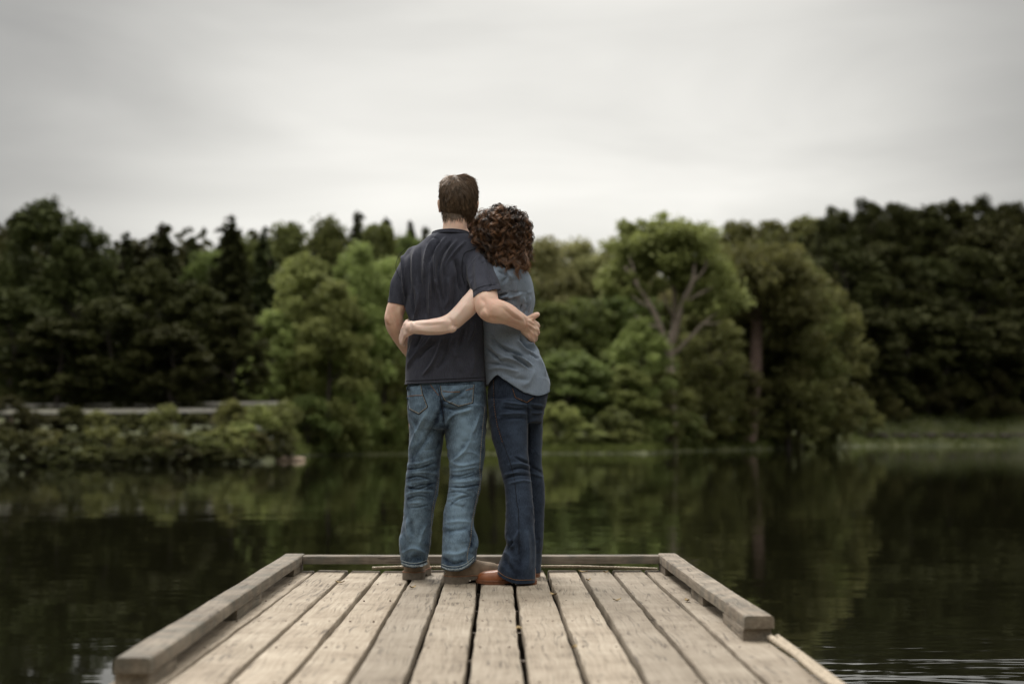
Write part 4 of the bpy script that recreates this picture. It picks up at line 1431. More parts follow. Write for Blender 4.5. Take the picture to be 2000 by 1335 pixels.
Z1 = Zm(720, 310, 4.945)     # upper backs
Z2 = Zm(720, 540, 4.945)     # arms, waists
Z3 = Zm(740, 730, 5.134)     # thighs
Z4 = Zm(740, 920, 5.134)     # calves, shoes


def T3(S, pts, rad, n=14, sub=4, squash=None):
    S.add(*tube_geo([P(*p) for p in pts], rad, n, sub, True, squash))


def finger(S, p0, dirs, lens, r):
    q = [np.array(p0, float)]
    for d, l in zip(dirs, lens):
        d = np.array(d, float); d /= np.linalg.norm(d)
        q.append(q[-1] + d * l)
    rad = [r * 1.05, r, r * 0.92, r * 0.8][:len(q)]
    S.add(*tube_geo(q, rad, 9, 3))


def face(S, c, r, fwd, s=1.0):
    """brow, nose, lips, chin and eyes on the far side of the head; c centre, fwd unit vector"""
    f = np.array(fwd, float); f /= np.linalg.norm(f)
    side = np.array([f[1], -f[0], 0.0]); side /= np.linalg.norm(side)
    up = np.array([0, 0, 1.0])
    R = r[1]
    def at(a, b, d):
        return c + side * a * s + up * b * s + f * (R + d * s)
    S.add(*tube_geo([at(0, 0.012, -0.004), at(0, -0.018, 0.010), at(0, -0.040, 0.018)], [0.009 * s, 0.010 * s, 0.013 * s], 10, 3))
    S.add(*tube_geo([at(-0.012, -0.044, 0.004), at(0.012, -0.044, 0.004)], [0.008 * s, 0.008 * s], 8, 2))
    S.add(*tube_geo([at(-0.05, 0.022, -0.022), at(0, 0.026, 0.0), at(0.05, 0.022, -0.022)], [0.009 * s] * 3, 8, 3))
    S.add(*tube_geo([at(-0.024, -0.068, -0.008), at(0, -0.066, 0.004), at(0.024, -0.068, -0.008)], [0.006 * s, 0.008 * s, 0.006 * s], 8, 3))
    S.add(*tube_geo([at(-0.02, -0.078, -0.010), at(0, -0.078, 0.000), at(0.02, -0.078, -0.010)], [0.006 * s, 0.009 * s, 0.006 * s], 8, 3))
    ellipsoid(S, at(0, -0.105, -0.022), (0.032 * s, 0.03 * s, 0.024 * s))
    for sg in (-1, 1):
        ellipsoid(S, at(sg * 0.032, 0.004, -0.014), (0.014 * s, 0.012 * s, 0.010 * s))
        ellipsoid(S, at(sg * 0.045, -0.035, -0.030), (0.026 * s, 0.026 * s, 0.026 * s))


def strands(paths, rads, sides=3):
    """many tapered strands as one mesh: paths (n, k, 3), rads (n, k)"""
    n, k, _ = paths.shape
    t = np.gradient(paths, axis=1)
    t /= np.linalg.norm(t, axis=2)[..., None] + 1e-9
    ref = np.tile(np.array([0.31, 0.47, 0.83]), (n, k, 1))
    u = np.cross(t, ref); u /= np.linalg.norm(u, axis=2)[..., None] + 1e-9
    w = np.cross(t, u)
    ang = np.arange(sides) * 2 * math.pi / sides
    V = paths[:, :, None, :] + rads[:, :, None, None] * (np.cos(ang)[None, None, :, None] * u[:, :, None, :] + np.sin(ang)[None, None, :, None] * w[:, :, None, :])
    idx = np.arange(n * k * sides).reshape(n, k, sides)
    a = idx[:, :-1, :]; b = idx[:, 1:, :]
    F = np.stack([a, np.roll(a, -1, 2), np.roll(b, -1, 2), b], -1).reshape(-1, 4)
    me = bpy.data.meshes.new('hair')
    Vf = V.reshape(-1, 3)
    me.vertices.add(len(Vf)); me.vertices.foreach_set('co', Vf.ravel().astype(np.float32))
    me.loops.add(F.size); me.loops.foreach_set('vertex_index', F.ravel())
    me.polygons.add(len(F)); me.polygons.foreach_set('loop_start', np.arange(0, F.size, 4))
    me.update(calc_edges=True)
    return me


def shoe(name, heel, ang, L, Wd, hgt, th, m_up, m_sole, parent, heel_h=0.0, m_welt=None, label=None):
    """boot or shoe: heel point on the deck, ang = direction from +Y towards +X"""
    u = np.array([math.sin(ang), math.cos(ang), 0.0]); v = np.array([math.cos(ang), -math.sin(ang), 0.0])
    us = np.array([0.0, 0.02, 0.08, 0.2, 0.35, 0.5, 0.65, 0.78, 0.88, 0.95, 0.985, 1.0])
    hw = np.array([0.30, 0.62, 0.78, 0.80, 0.74, 0.80, 0.96, 1.0, 0.90, 0.66, 0.40, 0.12]) * Wd / 2
    tp = np.array([0.88, 0.96, 1.0, 1.0, 0.98, 0.90, 0.76, 0.70, 0.64, 0.54, 0.42, 0.25]) * hgt
    S = Soup()
    A = catmull(np.stack([us, hw, tp], 1), 3)
    n = 26
    rings = []
    for x, w, t in A:
        an = np.linspace(0, math.pi, 18)
        q = [(w * math.copysign(abs(math.cos(a)) ** 0.7, math.cos(a)), th * 0.85 + t * math.sin(a) ** 0.75) for a in an]
        q += [(-w * 0.5, th * 0.85 - 0.002), (w * 0.5, th * 0.85 - 0.002)]
        rings.append([heel + u * x * L + v * a + np.array([0, 0, b]) for a, b in q])
    nn = len(rings[0])
    S.add(np.array(rings).reshape(-1, 3), ring_faces(len(rings), nn))
    V, F = remesh(S, 0.004, 6, 0.5)
    up = link(name, to_mesh(name, V, F), m_up, parent)
    if label:
        up['label'] = label
    # sole with a heel block and an arch
    S = Soup()
    rings = []
    for x, w, t in A:
        w2 = w + 0.006
        lift = 0.0
        if 0.34 < x < 0.46:
            lift = th * 0.42
        elif 0.46 <= x < 0.52:
            lift = th * 0.25
        toe = max(0, x - 0.8) * 0.03
        rings.append([heel + u * (x * (L + 0.010) - 0.005) + v * a + np.array([0, 0, b]) for a, b in
                      ((w2, lift + toe + 0.001), (w2, th * 0.96 + toe), (-w2, th * 0.96 + toe), (-w2, lift + toe + 0.001))])
    S.add(np.array(rings).reshape(-1, 3), ring_faces(len(rings), 4))
    link('sole', S.mesh('sole'), m_sole, up, smooth=False)
    if m_welt:
        pl = [heel + u * (x * (L + 0.006) - 0.003) + v * (w + 0.004) * sg + np.array([0, 0, th * 0.98]) for sg in (1,) for x, w, t in A]
        pl += [heel + u * (x * (L + 0.006) - 0.003) - v * (w + 0.004) + np.array([0, 0, th * 0.98]) for x, w, t in A[::-1]]
        S = Soup(); S.add(*tube_geo(pl + [pl[0]], [0.0035] * (len(pl) + 1), 6, 1, False))
        link('welt', S.mesh('welt'), m_welt, up)
    return up


def build_man():
    man = empty('person', (float(P(862, 1130, 6.3)[0]), 6.3, 0))
    tag(man, 'person in charcoal T-shirt and faded blue jeans with an arm round the other', 'person', None)
    # ---- body
    S = Soup()
    head_c = P(896, 392, 6.35)
    hr = (0.074, 0.092, 0.112)
    loft_px(S, [(345, 884, 908, 6.345, 0.030), (350, 872, 920, 6.345, 0.060), (362, 864, 928, 6.345, 0.083), (380, 861, 931, 6.345, 0.094), (398, 862, 930, 6.35, 0.094),
                (414, 866, 927, 6.36, 0.088), (430, 871, 923, 6.375, 0.076), (444, 878, 920, 6.395, 0.055), (450, 886, 912, 6.40, 0.035)], 28, 3)
    fw = (math.sin(0.12), math.cos(0.12), 0)
    face(S, np.array(head_c), hr, fw)
    for ex, sg in ((859.0, -1), (930.5, 1)):
        c = P(ex, 401, 6.345)
        ellipsoid(S, c, (0.008, 0.019, 0.030), Matrix.Rotation(math.radians(12 * sg), 3, 'Y') @ Matrix.Rotation(math.radians(-24 * sg), 3, 'Z'))
        ellipsoid(S, c + np.array([0, 0.006, -0.022]), (0.007, 0.011, 0.011))
    T3(S, [(890, 405, 6.35), (889, 432, 6.325), (888, 455, 6.315), (887, 485, 6.315)], [0.054, 0.0535, 0.056, 0.066], 22)
    # neck muscles to the shoulders
    T3(S, [(876, 446, 6.31), (858, 476, 6.315), (828, 506, 6.32)], [0.022, 0.028, 0.030])
    T3(S, [(902, 446, 6.31), (918, 478, 6.315), (932, 506, 6.31)], [0.022, 0.028, 0.030])
    loft_px(S, [(760, 812, 932, 6.30, 0.10), (700, 812, 928, 6.30, 0.10), (640, 815, 925, 6.31, 0.10), (560, 806, 922, 6.31, 0.105), (505, 806, 932, 6.31, 0.09), (480, 825, 930, 6.31, 0.06)], 28)
    # left arm, elbow out, hand forward to the pocket
    T3(S, [(810, 520, 6.31), (793, 552, 6.31), (777, 592, 6.305), (770, 615, 6.305), (772, 636, 6.33), (786, 664, 6.40), (802, 690, 6.46)],
       [0.036, 0.036, 0.0425, 0.041, 0.042, 0.035, 0.027], 18)
    ellipsoid(S, P(759, 621, 6.292), (0.019, 0.022, 0.026))
    w = P(804, 693, 6.47)
    for k in range(4):
        a = w + np.array([0.015 + 0.01 * k, 0.02, -0.01 - 0.016 * k])
        kn = a + np.array([0.055, 0.02, -0.045])
        S.add(*tube_geo([w, (w + kn) / 2, kn], [0.024, 0.016, 0.011], 9, 3))
        finger(S, kn, [(0.7, -0.05, -0.6), (0.6, -0.35, -0.6), (0.3, -0.5, -0.6)], [0.036, 0.026, 0.02], 0.0092)
    finger(S, w + np.array([0.01, 0.02, 0.0]), [(0.7, 0.15, 0.1), (0.8, 0.0, -0.3), (0.8, -0.1, -0.4)], [0.04, 0.03, 0.024], 0.0105)
    # right arm round the other's back
    T3(S, [(930, 505, 6.29), (941, 540, 6.20), (948, 575, 6.12), (951, 598, 6.085), (962, 607, 6.08), (985, 611, 6.11), (1006, 622, 6.165), (1027, 634, 6.225)],
       [0.046, 0.050, 0.053, 0.052, 0.0525, 0.049, 0.041, 0.033], 20)
    ellipsoid(S, P(951, 611, 6.05), (0.030, 0.024, 0.026))
    # hand: back towards us, fingers wrap forward round the waist
    w = P(1027, 634, 6.225)
    kn = [P(1049.0, 634, 6.262), P(1049.0, 645, 6.258), P(1045.5, 655, 6.258), P(1040.5, 664.5, 6.262)]
    fl = [(0.040, 0.028, 0.022), (0.045, 0.031, 0.023), (0.042, 0.029, 0.022), (0.033, 0.023, 0.019)]
    st = [(1024, 624), (1025, 632), (1025, 640), (1024, 646)]
    for k in range(4):
        a = P(st[k][0], st[k][1], 6.225)
        S.add(*tube_geo([a, (a + kn[k]) / 2 + np.array([0.002, -0.010, 0]), kn[k]], [0.0165, 0.0165, 0.0128], 10, 3))
        S.add(*tube_geo([a + np.array([0, 0.012, 0]), (a + kn[k]) / 2 + np.array([0, 0.008, 0])], [0.017, 0.015], 10, 2))
        finger(S, kn[k], [(0.12, 0.95, -0.10 - 0.12 * k), (-0.55, 0.9, -0.25), (-0.9, 0.4, -0.2)], fl[k], 0.0100 - 0.0005 * k)
    b0 = P(1030, 624, 6.225)
    finger(S, b0, [(0.85, 0.1, 0.42), (0.78, 0.25, 0.52), (0.80, 0.35, 0.25)], (0.024, 0.018, 0.010), 0.0150)
    # legs
    T3(S, [(832, 770, 6.31), (832, 850, 6.32), (826, 930, 6.34), (815, 1020, 6.38), (810, 1095, 6.41)], [0.085, 0.075, 0.055, 0.05, 0.04])
    T3(S, [(908, 770, 6.29), (908, 850, 6.28), (906, 930, 6.25), (898, 1020, 6.22), (894, 1095, 6.20)], [0.085, 0.075, 0.055, 0.05, 0.04])
    V, F = remesh(S, 0.0042, 5, 0.5)
    ZH = Zm(980, 580, 11.125)
    V = folds(V, F, [(Z2((1135, 320), (1165, 385), (1230, 425)), 3, -3), (Z2((1220, 190), (1340, 300), (1480, 410)), 7, 3.5), (Z2((1180, 380), (1320, 440), (1470, 480)), 4, -3.0), (Z2((1110, 300), (1130, 350), (1175, 400)), 5, 3),
                     (Z2((1505, 385), (1525, 450), (1505, 530)), 3, -3.5), (Z2((1080, 200), (1130, 270), (1120, 330)), 6, -2.5), (Z2((1290, 300), (1400, 390), (1500, 440)), 3, -2),
                     (ZH((580, 500), (680, 560), (770, 620)), 1.5, 2.2), (ZH((580, 590), (670, 650), (745, 720)), 1.5, 2.2), (ZH((570, 680), (640, 760), (690, 840)), 1.5, 2.2), (ZH((560, 540), (670, 610), (750, 670)), 1.6, -2.2), (ZH((560, 640), (660, 720), (715, 785)), 1.6, -2.2),
                     (ZH((570, 760), (610, 830), (650, 910)), 1.6, -2), (ZH((560, 470), (640, 450), (700, 440)), 2, -2.5),
                     (Z2((230, 290), (250, 380), (320, 520)), 5, -3), (Z2((180, 330), (170, 400), (210, 460)), 4, 3), (Z2((300, 280), (300, 350), (330, 430)), 5, 3)])
    V = lumps(V, F, 0.0012, 40, (1, 1, 1), 1.5)
    link('body', to_mesh('body', V, F), M['skin_m'], man)
    scalp = bvh_of(V, F)

    # ---- hair: short strands combed from the crown
    rng = np.random.default_rng(21)
    hc = np.array(P(896, 390, 6.348)); crown = np.array(P(889, 352, 6.31))
    n = 19000
    tuft = {}
    paths, rads, tint = [], [], []
    cap_px = lambda x: 427 + 3.0 * math.cos((x - 893) / 24.0)
    k = 6
    tries = 0
    while len(paths) < n and tries < 120000:
        tries += 1
        d = rng.normal(size=3); d[1] = d[1] * 0.9 - 0.15
        if len(paths) > 14500:          # thicken the nape
            d = np.array([rng.normal() * 0.6, -1.0, rng.uniform(-0.6, -0.1)])
        d /= np.linalg.norm(d)
        h = scalp.ray_cast(Vector(hc + d * 0.35), Vector(-d), 0.4)
        if h[0] is None:
            continue
        p = np.array(h[0]); nn = np.array(h[1])
        q = proj(p)
        yrel = (p[1] - hc[1])
        # hairline: nape at the back, round the ears, temples and forehead
        lim = 429 if yrel < 0.005 else 429 - (yrel - 0.005) * 750
        edge = abs(q[0] - 896) / 34.0
        if yrel < 0.02 and edge > 0.80:
            lim = min(lim, 431 - (edge - 0.80) * 150)
        if q[1] > lim + rng.normal() * 1.2:
            continue
        if abs(p[0] - hc[0]) > 0.0785:
            continue
        rc = np.linalg.norm(p - crown)
        if rc < 0.035 and rng.uniform() > 0.25 + rc / 0.035 * 0.7:
            continue
        away = p - crown
        away -= nn * np.dot(away, nn)
        away /= np.linalg.norm(away) + 1e-6
        g = np.array([0, 0, -0.6]); g -= nn * np.dot(g, nn)
        key = tuple(np.floor((p + away * 0.0) / 0.0095).astype(int))
        if key not in tuft:
            tuft[key] = (rng.normal(size=3) * 0.20, rng.normal() * 0.13, rng.uniform(0.6, 1.3), (np.array(key) + 0.5) * 0.0095)
        tj, tt, tl, tc_ = tuft[key]
        f = away * 0.9 + g * 0.8 + tj + rng.normal(size=3) * 0.10
        f -= nn * np.dot(f, nn) * 0.8; f /= np.linalg.norm(f) + 1e-6
        Lh = rng.uniform(0.020, 0.036) * (0.75 if q[1] > 412 else 1.0)
        lift = rng.uniform(0.14, 0.34) * tl if q[1] < 414 else rng.uniform(0.05, 0.16)
        s = np.linspace(0, 1, k)[:, None]
        base = p - nn * 0.002
        conv = (tc_ - p); conv = conv - nn * np.dot(conv, nn)
        path = base + f * s * Lh + conv * (0.6 * s ** 1.5) + nn * (lift * Lh * (1.5 * s - 0.9 * s * s) + 0.004 * s)
        # keep the strand outside the head
        for i in range(1, k):
            v = path[i] - hc
            loc = scalp.find_nearest(Vector(path[i]))
            if loc[0] is not None:
                dd = np.dot(path[i] - np.array(loc[0]), np.array(loc[1]))
                if dd < 0.0035:
                    path[i] += np.array(loc[1]) * (0.0035 - dd)
        paths.append(path)
        rads.append(np.linspace(1, 0.25, k) * rng.uniform(0.0006, 0.0011))
        top = np.clip((380 - q[1]) / 40, 0, 1)  # tint paler towards the crown, light from above put into the colour
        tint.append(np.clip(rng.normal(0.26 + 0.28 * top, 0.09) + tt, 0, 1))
    me = strands(np.array(paths), np.array(rads), 3)
    attr(me, 'tint', np.repeat(tint, k * 3))
    hair = link('hair', me, M['hair_m'], man)
    # under-layer of hair on the scalp
    keep = []
    pxv = proj(V)
    for f in F:
        c = V[list(f)].mean(0)
        q = pxv[f[0]]
        yrel = c[1] - hc[1]
        lim = 425 if yrel < 0.005 else 425 - (yrel - 0.005) * 750
        edge = abs(q[0] - 896) / 34.0
        if yrel < 0.02 and edge > 0.80:
            lim = min(lim, 425 - (edge - 0.80) * 150)
        if q[1] < lim and q[1] < 440 and np.linalg.norm(c - crown) > 0.02 and abs(c[0] - hc[0]) < 0.079:
            keep.append(f)
    used = sorted(set(i for f in keep for i in f)); mp = {a: b for b, a in enumerate(used)}
    N = vnormals(V, F)
    Vc = V[used] + N[used] * 0.0028
    me = to_mesh('hair_roots', Vc, [tuple(mp[i] for i in f) for f in keep])
    attr(me, 'tint', np.full(len(Vc), 0.16))
    link('hair_roots', me, M['hair_m'], hair)
    # beard seen past the jaw
    paths, rads = [], []
    tries = 0
    jc = np.array(P(897, 432, 6.38))
    while len(paths) < 1800 and tries < 30000:
        tries += 1
        d = rng.normal(size=3); d[1] = abs(d[1]) * 0.9 - 0.25; d /= np.linalg.norm(d)
        h = scalp.ray_cast(Vector(jc + d * 0.3), Vector(-d), 0.35)
        if h[0] is None:
            continue
        p, nn = np.array(h[0]), np.array(h[1])
        q = proj(p)
        if not (412 < q[1] < 456) or p[1] < 6.352 or (q[1] < 424 and p[1] > 6.43):
            continue
        f = np.array([0, 0.1, -1.0]) + rng.normal(size=3) * 0.3; f /= np.linalg.norm(f)
        s = np.linspace(0, 1, 4)[:, None]
        paths.append(p + f * s * 0.014 + nn * s * 0.008)
        rads.append(np.linspace(1, 0.3, 4) * 0.0009)
    me = strands(np.array(paths), np.array(rads), 3)
    attr(me, 'tint', np.repeat(np.clip(rng.normal(0.3, 0.15, len(paths)), 0, 1), 12))
    link('beard', me, M['hair_m'], man)

    # ---- T-shirt
    S = Soup()
    loft_px(S, [(785, 793, 949, 6.30, 0.128), (748, 791.5, 949.5, 6.30, 0.128), (700, 793, 946, 6.30, 0.126), (660, 797, 946, 6.305, 0.124), (630, 798.5, 944, 6.31, 0.124), (600, 795, 941, 6.31, 0.126),
                (560, 789, 935, 6.31, 0.132), (530, 786, 937, 6.312, 0.132), (506, 789, 945, 6.315, 0.120), (489, 802, 948, 6.315, 0.103), (475, 820, 938, 6.315, 0.088), (463, 834, 926, 6.315, 0.077),
                (459, 841, 920, 6.315, 0.072), (455, 847, 914, 6.315, 0.066)], 52, 5)
    T3(S, [(812, 503, 6.315), (797, 536, 6.312), (781, 572, 6.305), (772, 620, 6.30)], [0.054, 0.0585, 0.0475, 0.042], 22)
    T3(S, [(918, 500, 6.30), (936, 524, 6.24), (948, 560, 6.155), (955, 600, 6.09)], [0.056, 0.064, 0.0665, 0.066], 22)
    V, F = remesh(S, 0.0042, 14, 0.5)
    # openings: bottom hem, the two sleeve ends
    zh = lambda x: np.interp(x, [P(790, 749, 6.2)[0], P(862, 747, 6.2)[0], P(950, 743, 6.2)[0]], [P(790, 749, 6.2)[2], P(862, 747, 6.2)[2], P(950, 743, 6.2)[2]])
    lz = [P(757, 590, 6.3), P(792, 598, 6.3)]
    rz = [P(920, 583, 6.1), P(942, 570, 6.1), P(980, 563, 6.1)]

    def g(Q):
        px = proj(Q)
        G = Q[:, 2] - zh(Q[:, 0])
        isl = (px[:, 0] < 793.5) & (px[:, 1] > 560) & (px[:, 1] < 640)
        zl = np.interp(Q[:, 0], [lz[0][0], lz[1][0]], [lz[0][2], lz[1][2]])
        G = np.where(isl, Q[:, 2] - zl, G)
        isr = (px[:, 1] > 545) & (px[:, 1] < 650) & (px[:, 0] > 915) & (Q[:, 1] < 6.183)
        zr = np.interp(Q[:, 0], [a[0] for a in rz], [a[2] for a in rz])
        G = np.where(isr, Q[:, 2] - zr, G)
        return G
    V, F = cut_below(V, F, g, 0.0042)
    V = lumps(V, F, 0.0035, 14, (1, 1, 0.5), 3.0)
    V = creases(V, F, 0.0035, 12, (1, 1, 0.35), 3.3)
    st = [(Z1((330, 880), (332, 1050), (345, 1335)), 3.0, 6.0), (Z1((640, 770), (575, 860), (545, 980), (540, 1120)), 3.5, 7.0), (Z1((605, 930), (595, 1100), (600, 1335)), 3.0, 6.5),
          (Z1((740, 760), (650, 900), (638, 1080), (660, 1335)), 3.5, 8.0), (Z1((850, 790), (765, 910), (705, 1080), (722, 1335)), 3.5, 8.0), (Z1((930, 800), (835, 900), (752, 1010), (735, 1110)), 3.0, 6.0),
          (Z1((690, 790), (615, 900), (585, 1010)), 4.5, -8.0), (Z1((800, 800), (710, 920), (668, 1080)), 4.5, -8.0), (Z1((830, 960), (870, 1100), (900, 1300)), 7.0, -12.0),
          (Z1((460, 850), (430, 1000), (440, 1300)), 5, 4.5), (Z1((390, 900), (385, 1100), (395, 1335)), 5, -5), (Z1((500, 850), (490, 1100), (520, 1335)), 5, -6),
          (Z1((1105, 930), (1145, 1080), (1195, 1250)), 2.6, 5.0), (Z1((1070, 900), (1040, 1080), (1060, 1280)), 9, 5.0), (Z1((905, 1000), (915, 1140), (960, 1260)), 3, -4), (Z1((960, 980), (970, 1120), (1010, 1260)), 4, 3.5),
          (Z1((250, 1000), (225, 1200), (205, 1335)), 3, 3), (Z1((290, 980), (280, 1150), (300, 1300)), 4, -2),
          (Z2((330, 0), (352, 200), (402, 400)), 3.0, 6.0), (Z2((455, 100), (482, 250), (438, 410)), 3.0, 6.0), (Z2((470, 0), (492, 200), (472, 400)), 3.0, 5.0), (Z2((592, 0), (590, 380)), 3.0, 6.0),
          (Z2((650, 0), (692, 250), (722, 380)), 3.0, 6.0), (Z2((765, 20), (772, 200), (738, 300)), 3.2, 6.0), (Z2((540, 0), (545, 380)), 5, -6), (Z2((420, 20), (430, 380)), 4, -5), (Z2((830, 0), (830, 200), (800, 330)), 6, -7),
          (Z2((550, 600), (482, 720), (420, 800), (372, 890)), 3.0, 7.0), (Z2((705, 605), (662, 740), (600, 860), (525, 950)), 3.2, 8.0), (Z2((640, 640), (545, 710), (470, 800)), 4.5, -6.0),
          (Z2((760, 640), (740, 780), (660, 900)), 6, -6.0), (Z2((850, 620), (840, 760), (900, 930)), 9, 5.0), (Z2((430, 600), (410, 700), (370, 780)), 4, 4.0), (Z2((1000, 640), (1010, 800), (990, 950)), 8, 5), (Z2((820, 585), (790, 660), (765, 730)), 3, 5), (Z2((930, 500), (900, 600), (870, 690)), 4, -5), (Z2((600, 585), (565, 640), (510, 700)), 3, 5),
          (Z2((500, 570), (470, 640), (440, 690)), 2.6, -4), (Z2((1020, 430), (1000, 540), (960, 640)), 4, 5)]
    V = folds(V, F, st, 1.55)
    me = to_mesh('t_shirt', V, F)
    tee = link('t_shirt', me, M['tee'], man)
    so = tee.modifiers.new('thickness', 'SOLIDIFY'); so.thickness = 0.003; so.offset = -1
    tb = bvh_of(V, F)
    hem = [(793, 743.5), (820, 742.5), (862, 740.5), (905, 738.5), (947, 736.5)]
    seam('hem_seam', tb, hem, 0.0011, M['thread_d'], tee)
    seam('hem_edge', tb, [(a, b + 5.2) for a, b in hem], 0.0018, M['tee'], tee, 0.0012)
    seam('armhole_seam', tb, Z1((1085, 852), (990, 882), (925, 915), (903, 1000), (905, 1120), (930, 1210)), 0.0013, M['thread_d'], tee)
    seam('armhole_seam', tb, Z1((400, 830), (300, 930), (262, 1040), (300, 1150)), 0.0010, M['thread_d'], tee)
    seam('sleeve_hem', tb, Z1((1000, 1285), (1060, 1245), (1140, 1222), (1235, 1215)), 0.0011, M['thread_d'], tee)
    # collar band
    c = [P(843, 463, 6.315), P(917, 464, 6.315)]
    cc = (c[0] + c[1]) / 2; hw = (c[1][0] - c[0][0]) / 2
    an = np.linspace(0, 2 * math.pi, 41)
    S = Soup()
    for dz, rr in ((0.004, 0.0062), (0.013, 0.0055)):
        pts = [cc + np.array([math.cos(a) * (hw - dz * 0.35), math.sin(a) * (0.074 - dz * 0.3), dz + 0.003 - 0.009 * math.sin(a)]) for a in an]
        S.add(*tube_geo(pts, [rr] * len(pts), 8, 1, False))
    link('collar', S.mesh('collar'), M['tee'], tee)

    # ---- jeans
    S = Soup()
    loft_px(S, [(722, 800, 944, 6.30, 0.112), (745, 796, 948, 6.30, 0.118), (775, 795, 950, 6.298, 0.127), (805, 797, 951, 6.295, 0.128), (825, 799, 950, 6.295, 0.118), (838, 802, 948, 6.295, 0.10)], 44, 4)
    loft_px(S, [(790, 800, 872, 6.305, 0.11), (840, 800, 867, 6.31, 0.098), (870, 799, 864, 6.315, 0.09), (892, 797.5, 860, 6.32, 0.085), (912, 795, 859, 6.325, 0.082), (932, 792.5, 858, 6.335, 0.08), (960, 790.5, 855, 6.345, 0.076),
                (990, 788.5, 849, 6.355, 0.073), (1020, 786, 844.5, 6.365, 0.070), (1055, 780, 842, 6.375, 0.070), (1082, 781, 838, 6.385, 0.070), (1104, 785, 834, 6.39, 0.068), (1130, 787, 832, 6.39, 0.066)], 36, 4)
    loft_px(S, [(790, 868, 950, 6.285, 0.115), (840, 868.5, 950, 6.28, 0.104), (870, 872, 949, 6.275, 0.095), (892, 875, 947, 6.27, 0.09), (922, 878, 940, 6.26, 0.084), (945, 877, 938.5, 6.25, 0.08), (970, 873, 935, 6.24, 0.077),
                (1000, 866.5, 927.5, 6.23, 0.074), (1020, 864, 925, 6.225, 0.072), (1040, 863.5, 929.5, 6.215, 0.073), (1058, 863, 934, 6.21, 0.074), (1082, 863.5, 930.5, 6.205, 0.073), (1105, 862.5, 928, 6.20, 0.072), (1130, 864, 924, 6.20, 0.07)], 36, 4)
    V, F = remesh(S, 0.0042, 9, 0.5)
    hp = [(780, 1103, 6.33), (790, 1106, 6.33), (810, 1108.5, 6.33), (834, 1103, 6.33), (850, 1103, 6.2), (860, 1110, 6.13), (880, 1115, 6.13), (900, 1114.5, 6.13), (915, 1107, 6.15), (930, 1093, 6.19)]
    hX = [P(*q)[0] for q in hp]; hZ = [P(*q)[2] for q in hp]
    V, F = cut_below(V, F, lambda Q: Q[:, 2] - np.interp(Q[:, 0], hX, hZ), 0.0042)
    V = lumps(V, F, 0.0045, 11, (1, 1, 0.8), 8.0)
    V = lumps(V, F, 0.0022, 34, (0.7, 0.7, 1.2), 2.0)
    V = creases(V, F, 0.004, 13, (0.8, 0.8, 1.3), 1.3)
    st = [(Z3((470, 400), (410, 520), (350, 650), (305, 800)), 5, 9), (Z3((640, 300), (570, 480), (470, 660), (350, 830)), 6, -11), (Z3((330, 480), (380, 620), (335, 760)), 3, 5),
          (Z3((285, 955), (420, 940), (570, 890)), 2.2, -9), (Z3((290, 905), (420, 890), (560, 840)), 2.8, 4.5), (Z3((275, 1050), (390, 1025), (520, 1060)), 1.9, -8), (Z3((280, 1000), (440, 985), (580, 1000)), 2.6, 3.5),
          (Z3((290, 1150), (420, 1115), (560, 1095)), 1.9, -6), (Z3((275, 1100), (400, 1080), (540, 1050)), 2.4, 3), (Z3((280, 1200), (420, 1170), (550, 1180)), 2.4, 3),
          (Z4((280, 160), (400, 175), (520, 130)), 1.9, -8), (Z4((290, 215), (400, 205), (540, 200)), 2.4, 3), (Z4((290, 275), (400, 245), (480, 260)), 1.8, -6), (Z4((310, 365), (400, 360), (490, 335)), 1.8, -5), (Z4((300, 320), (430, 310)), 3, 5),
          (Z4((290, 470), (285, 560), (300, 680)), 4, 8), (Z4((330, 500), (340, 650)), 5, -6), (Z4((470, 540), (430, 640), (410, 740)), 4, 7), (Z4((330, 870), (420, 860)), 8, -10), (Z4((240, 820), (330, 770), (430, 800), (480, 850)), 4, 7),
          (Z4((215, 640), (230, 760), (250, 860)), 4, 6),
          (Z3((1010, 400), (940, 600), (855, 780), (730, 880)), 4, 9), (Z3((970, 560), (880, 700), (790, 800)), 6, -6), (Z3((640, 330), (760, 355), (930, 320)), 4, -8), (Z3((670, 500), (740, 420), (930, 350)), 4, 9), (Z3((680, 560), (720, 450), (830, 380)), 3.5, -8),
          (Z3((640, 275), (770, 225), (890, 140)), 3.5, -11), (Z3((640, 240), (720, 200), (800, 130)), 5, 6), (Z3((620, 240), (640, 400), (655, 520)), 4, -9),
          (Z3((700, 1015), (810, 1025), (950, 985)), 2.0, -8), (Z3((710, 970), (820, 960), (980, 930)), 2.8, 4.5), (Z3((715, 880), (830, 920), (1000, 880)), 4, 6), (Z3((710, 1065), (850, 1075), (1010, 1040)), 2.6, 3.5),
          (Z4((715, 62), (850, 65), (980, 25)), 1.8, -7), (Z4((700, 155), (850, 160), (1010, 130)), 1.9, -9), (Z4((700, 110), (860, 110), (1010, 85)), 2.6, 3.5), (Z4((690, 215), (800, 205), (900, 230)), 1.8, -5), (Z4((720, 340), (800, 275), (930, 245)), 1.8, -6), (Z4((680, 290), (800, 250), (930, 200)), 2.4, 3),
          (Z4((680, 600), (780, 590), (880, 570)), 5, -8), (Z4((670, 520), (800, 500), (920, 510)), 5, 6), (Z4((910, 600), (930, 700), (900, 830)), 3.5, -8), (Z4((960, 560), (990, 690), (960, 800)), 4, 7), (Z4((660, 880), (760, 930), (860, 900)), 5, -9), (Z4((660, 820), (780, 830), (880, 790)), 5, 6)]
    V = folds(V, F, st, 0.78)
    me = to_mesh('jeans', V, F)
    px = proj(V)
    fade = np.zeros(len(V))
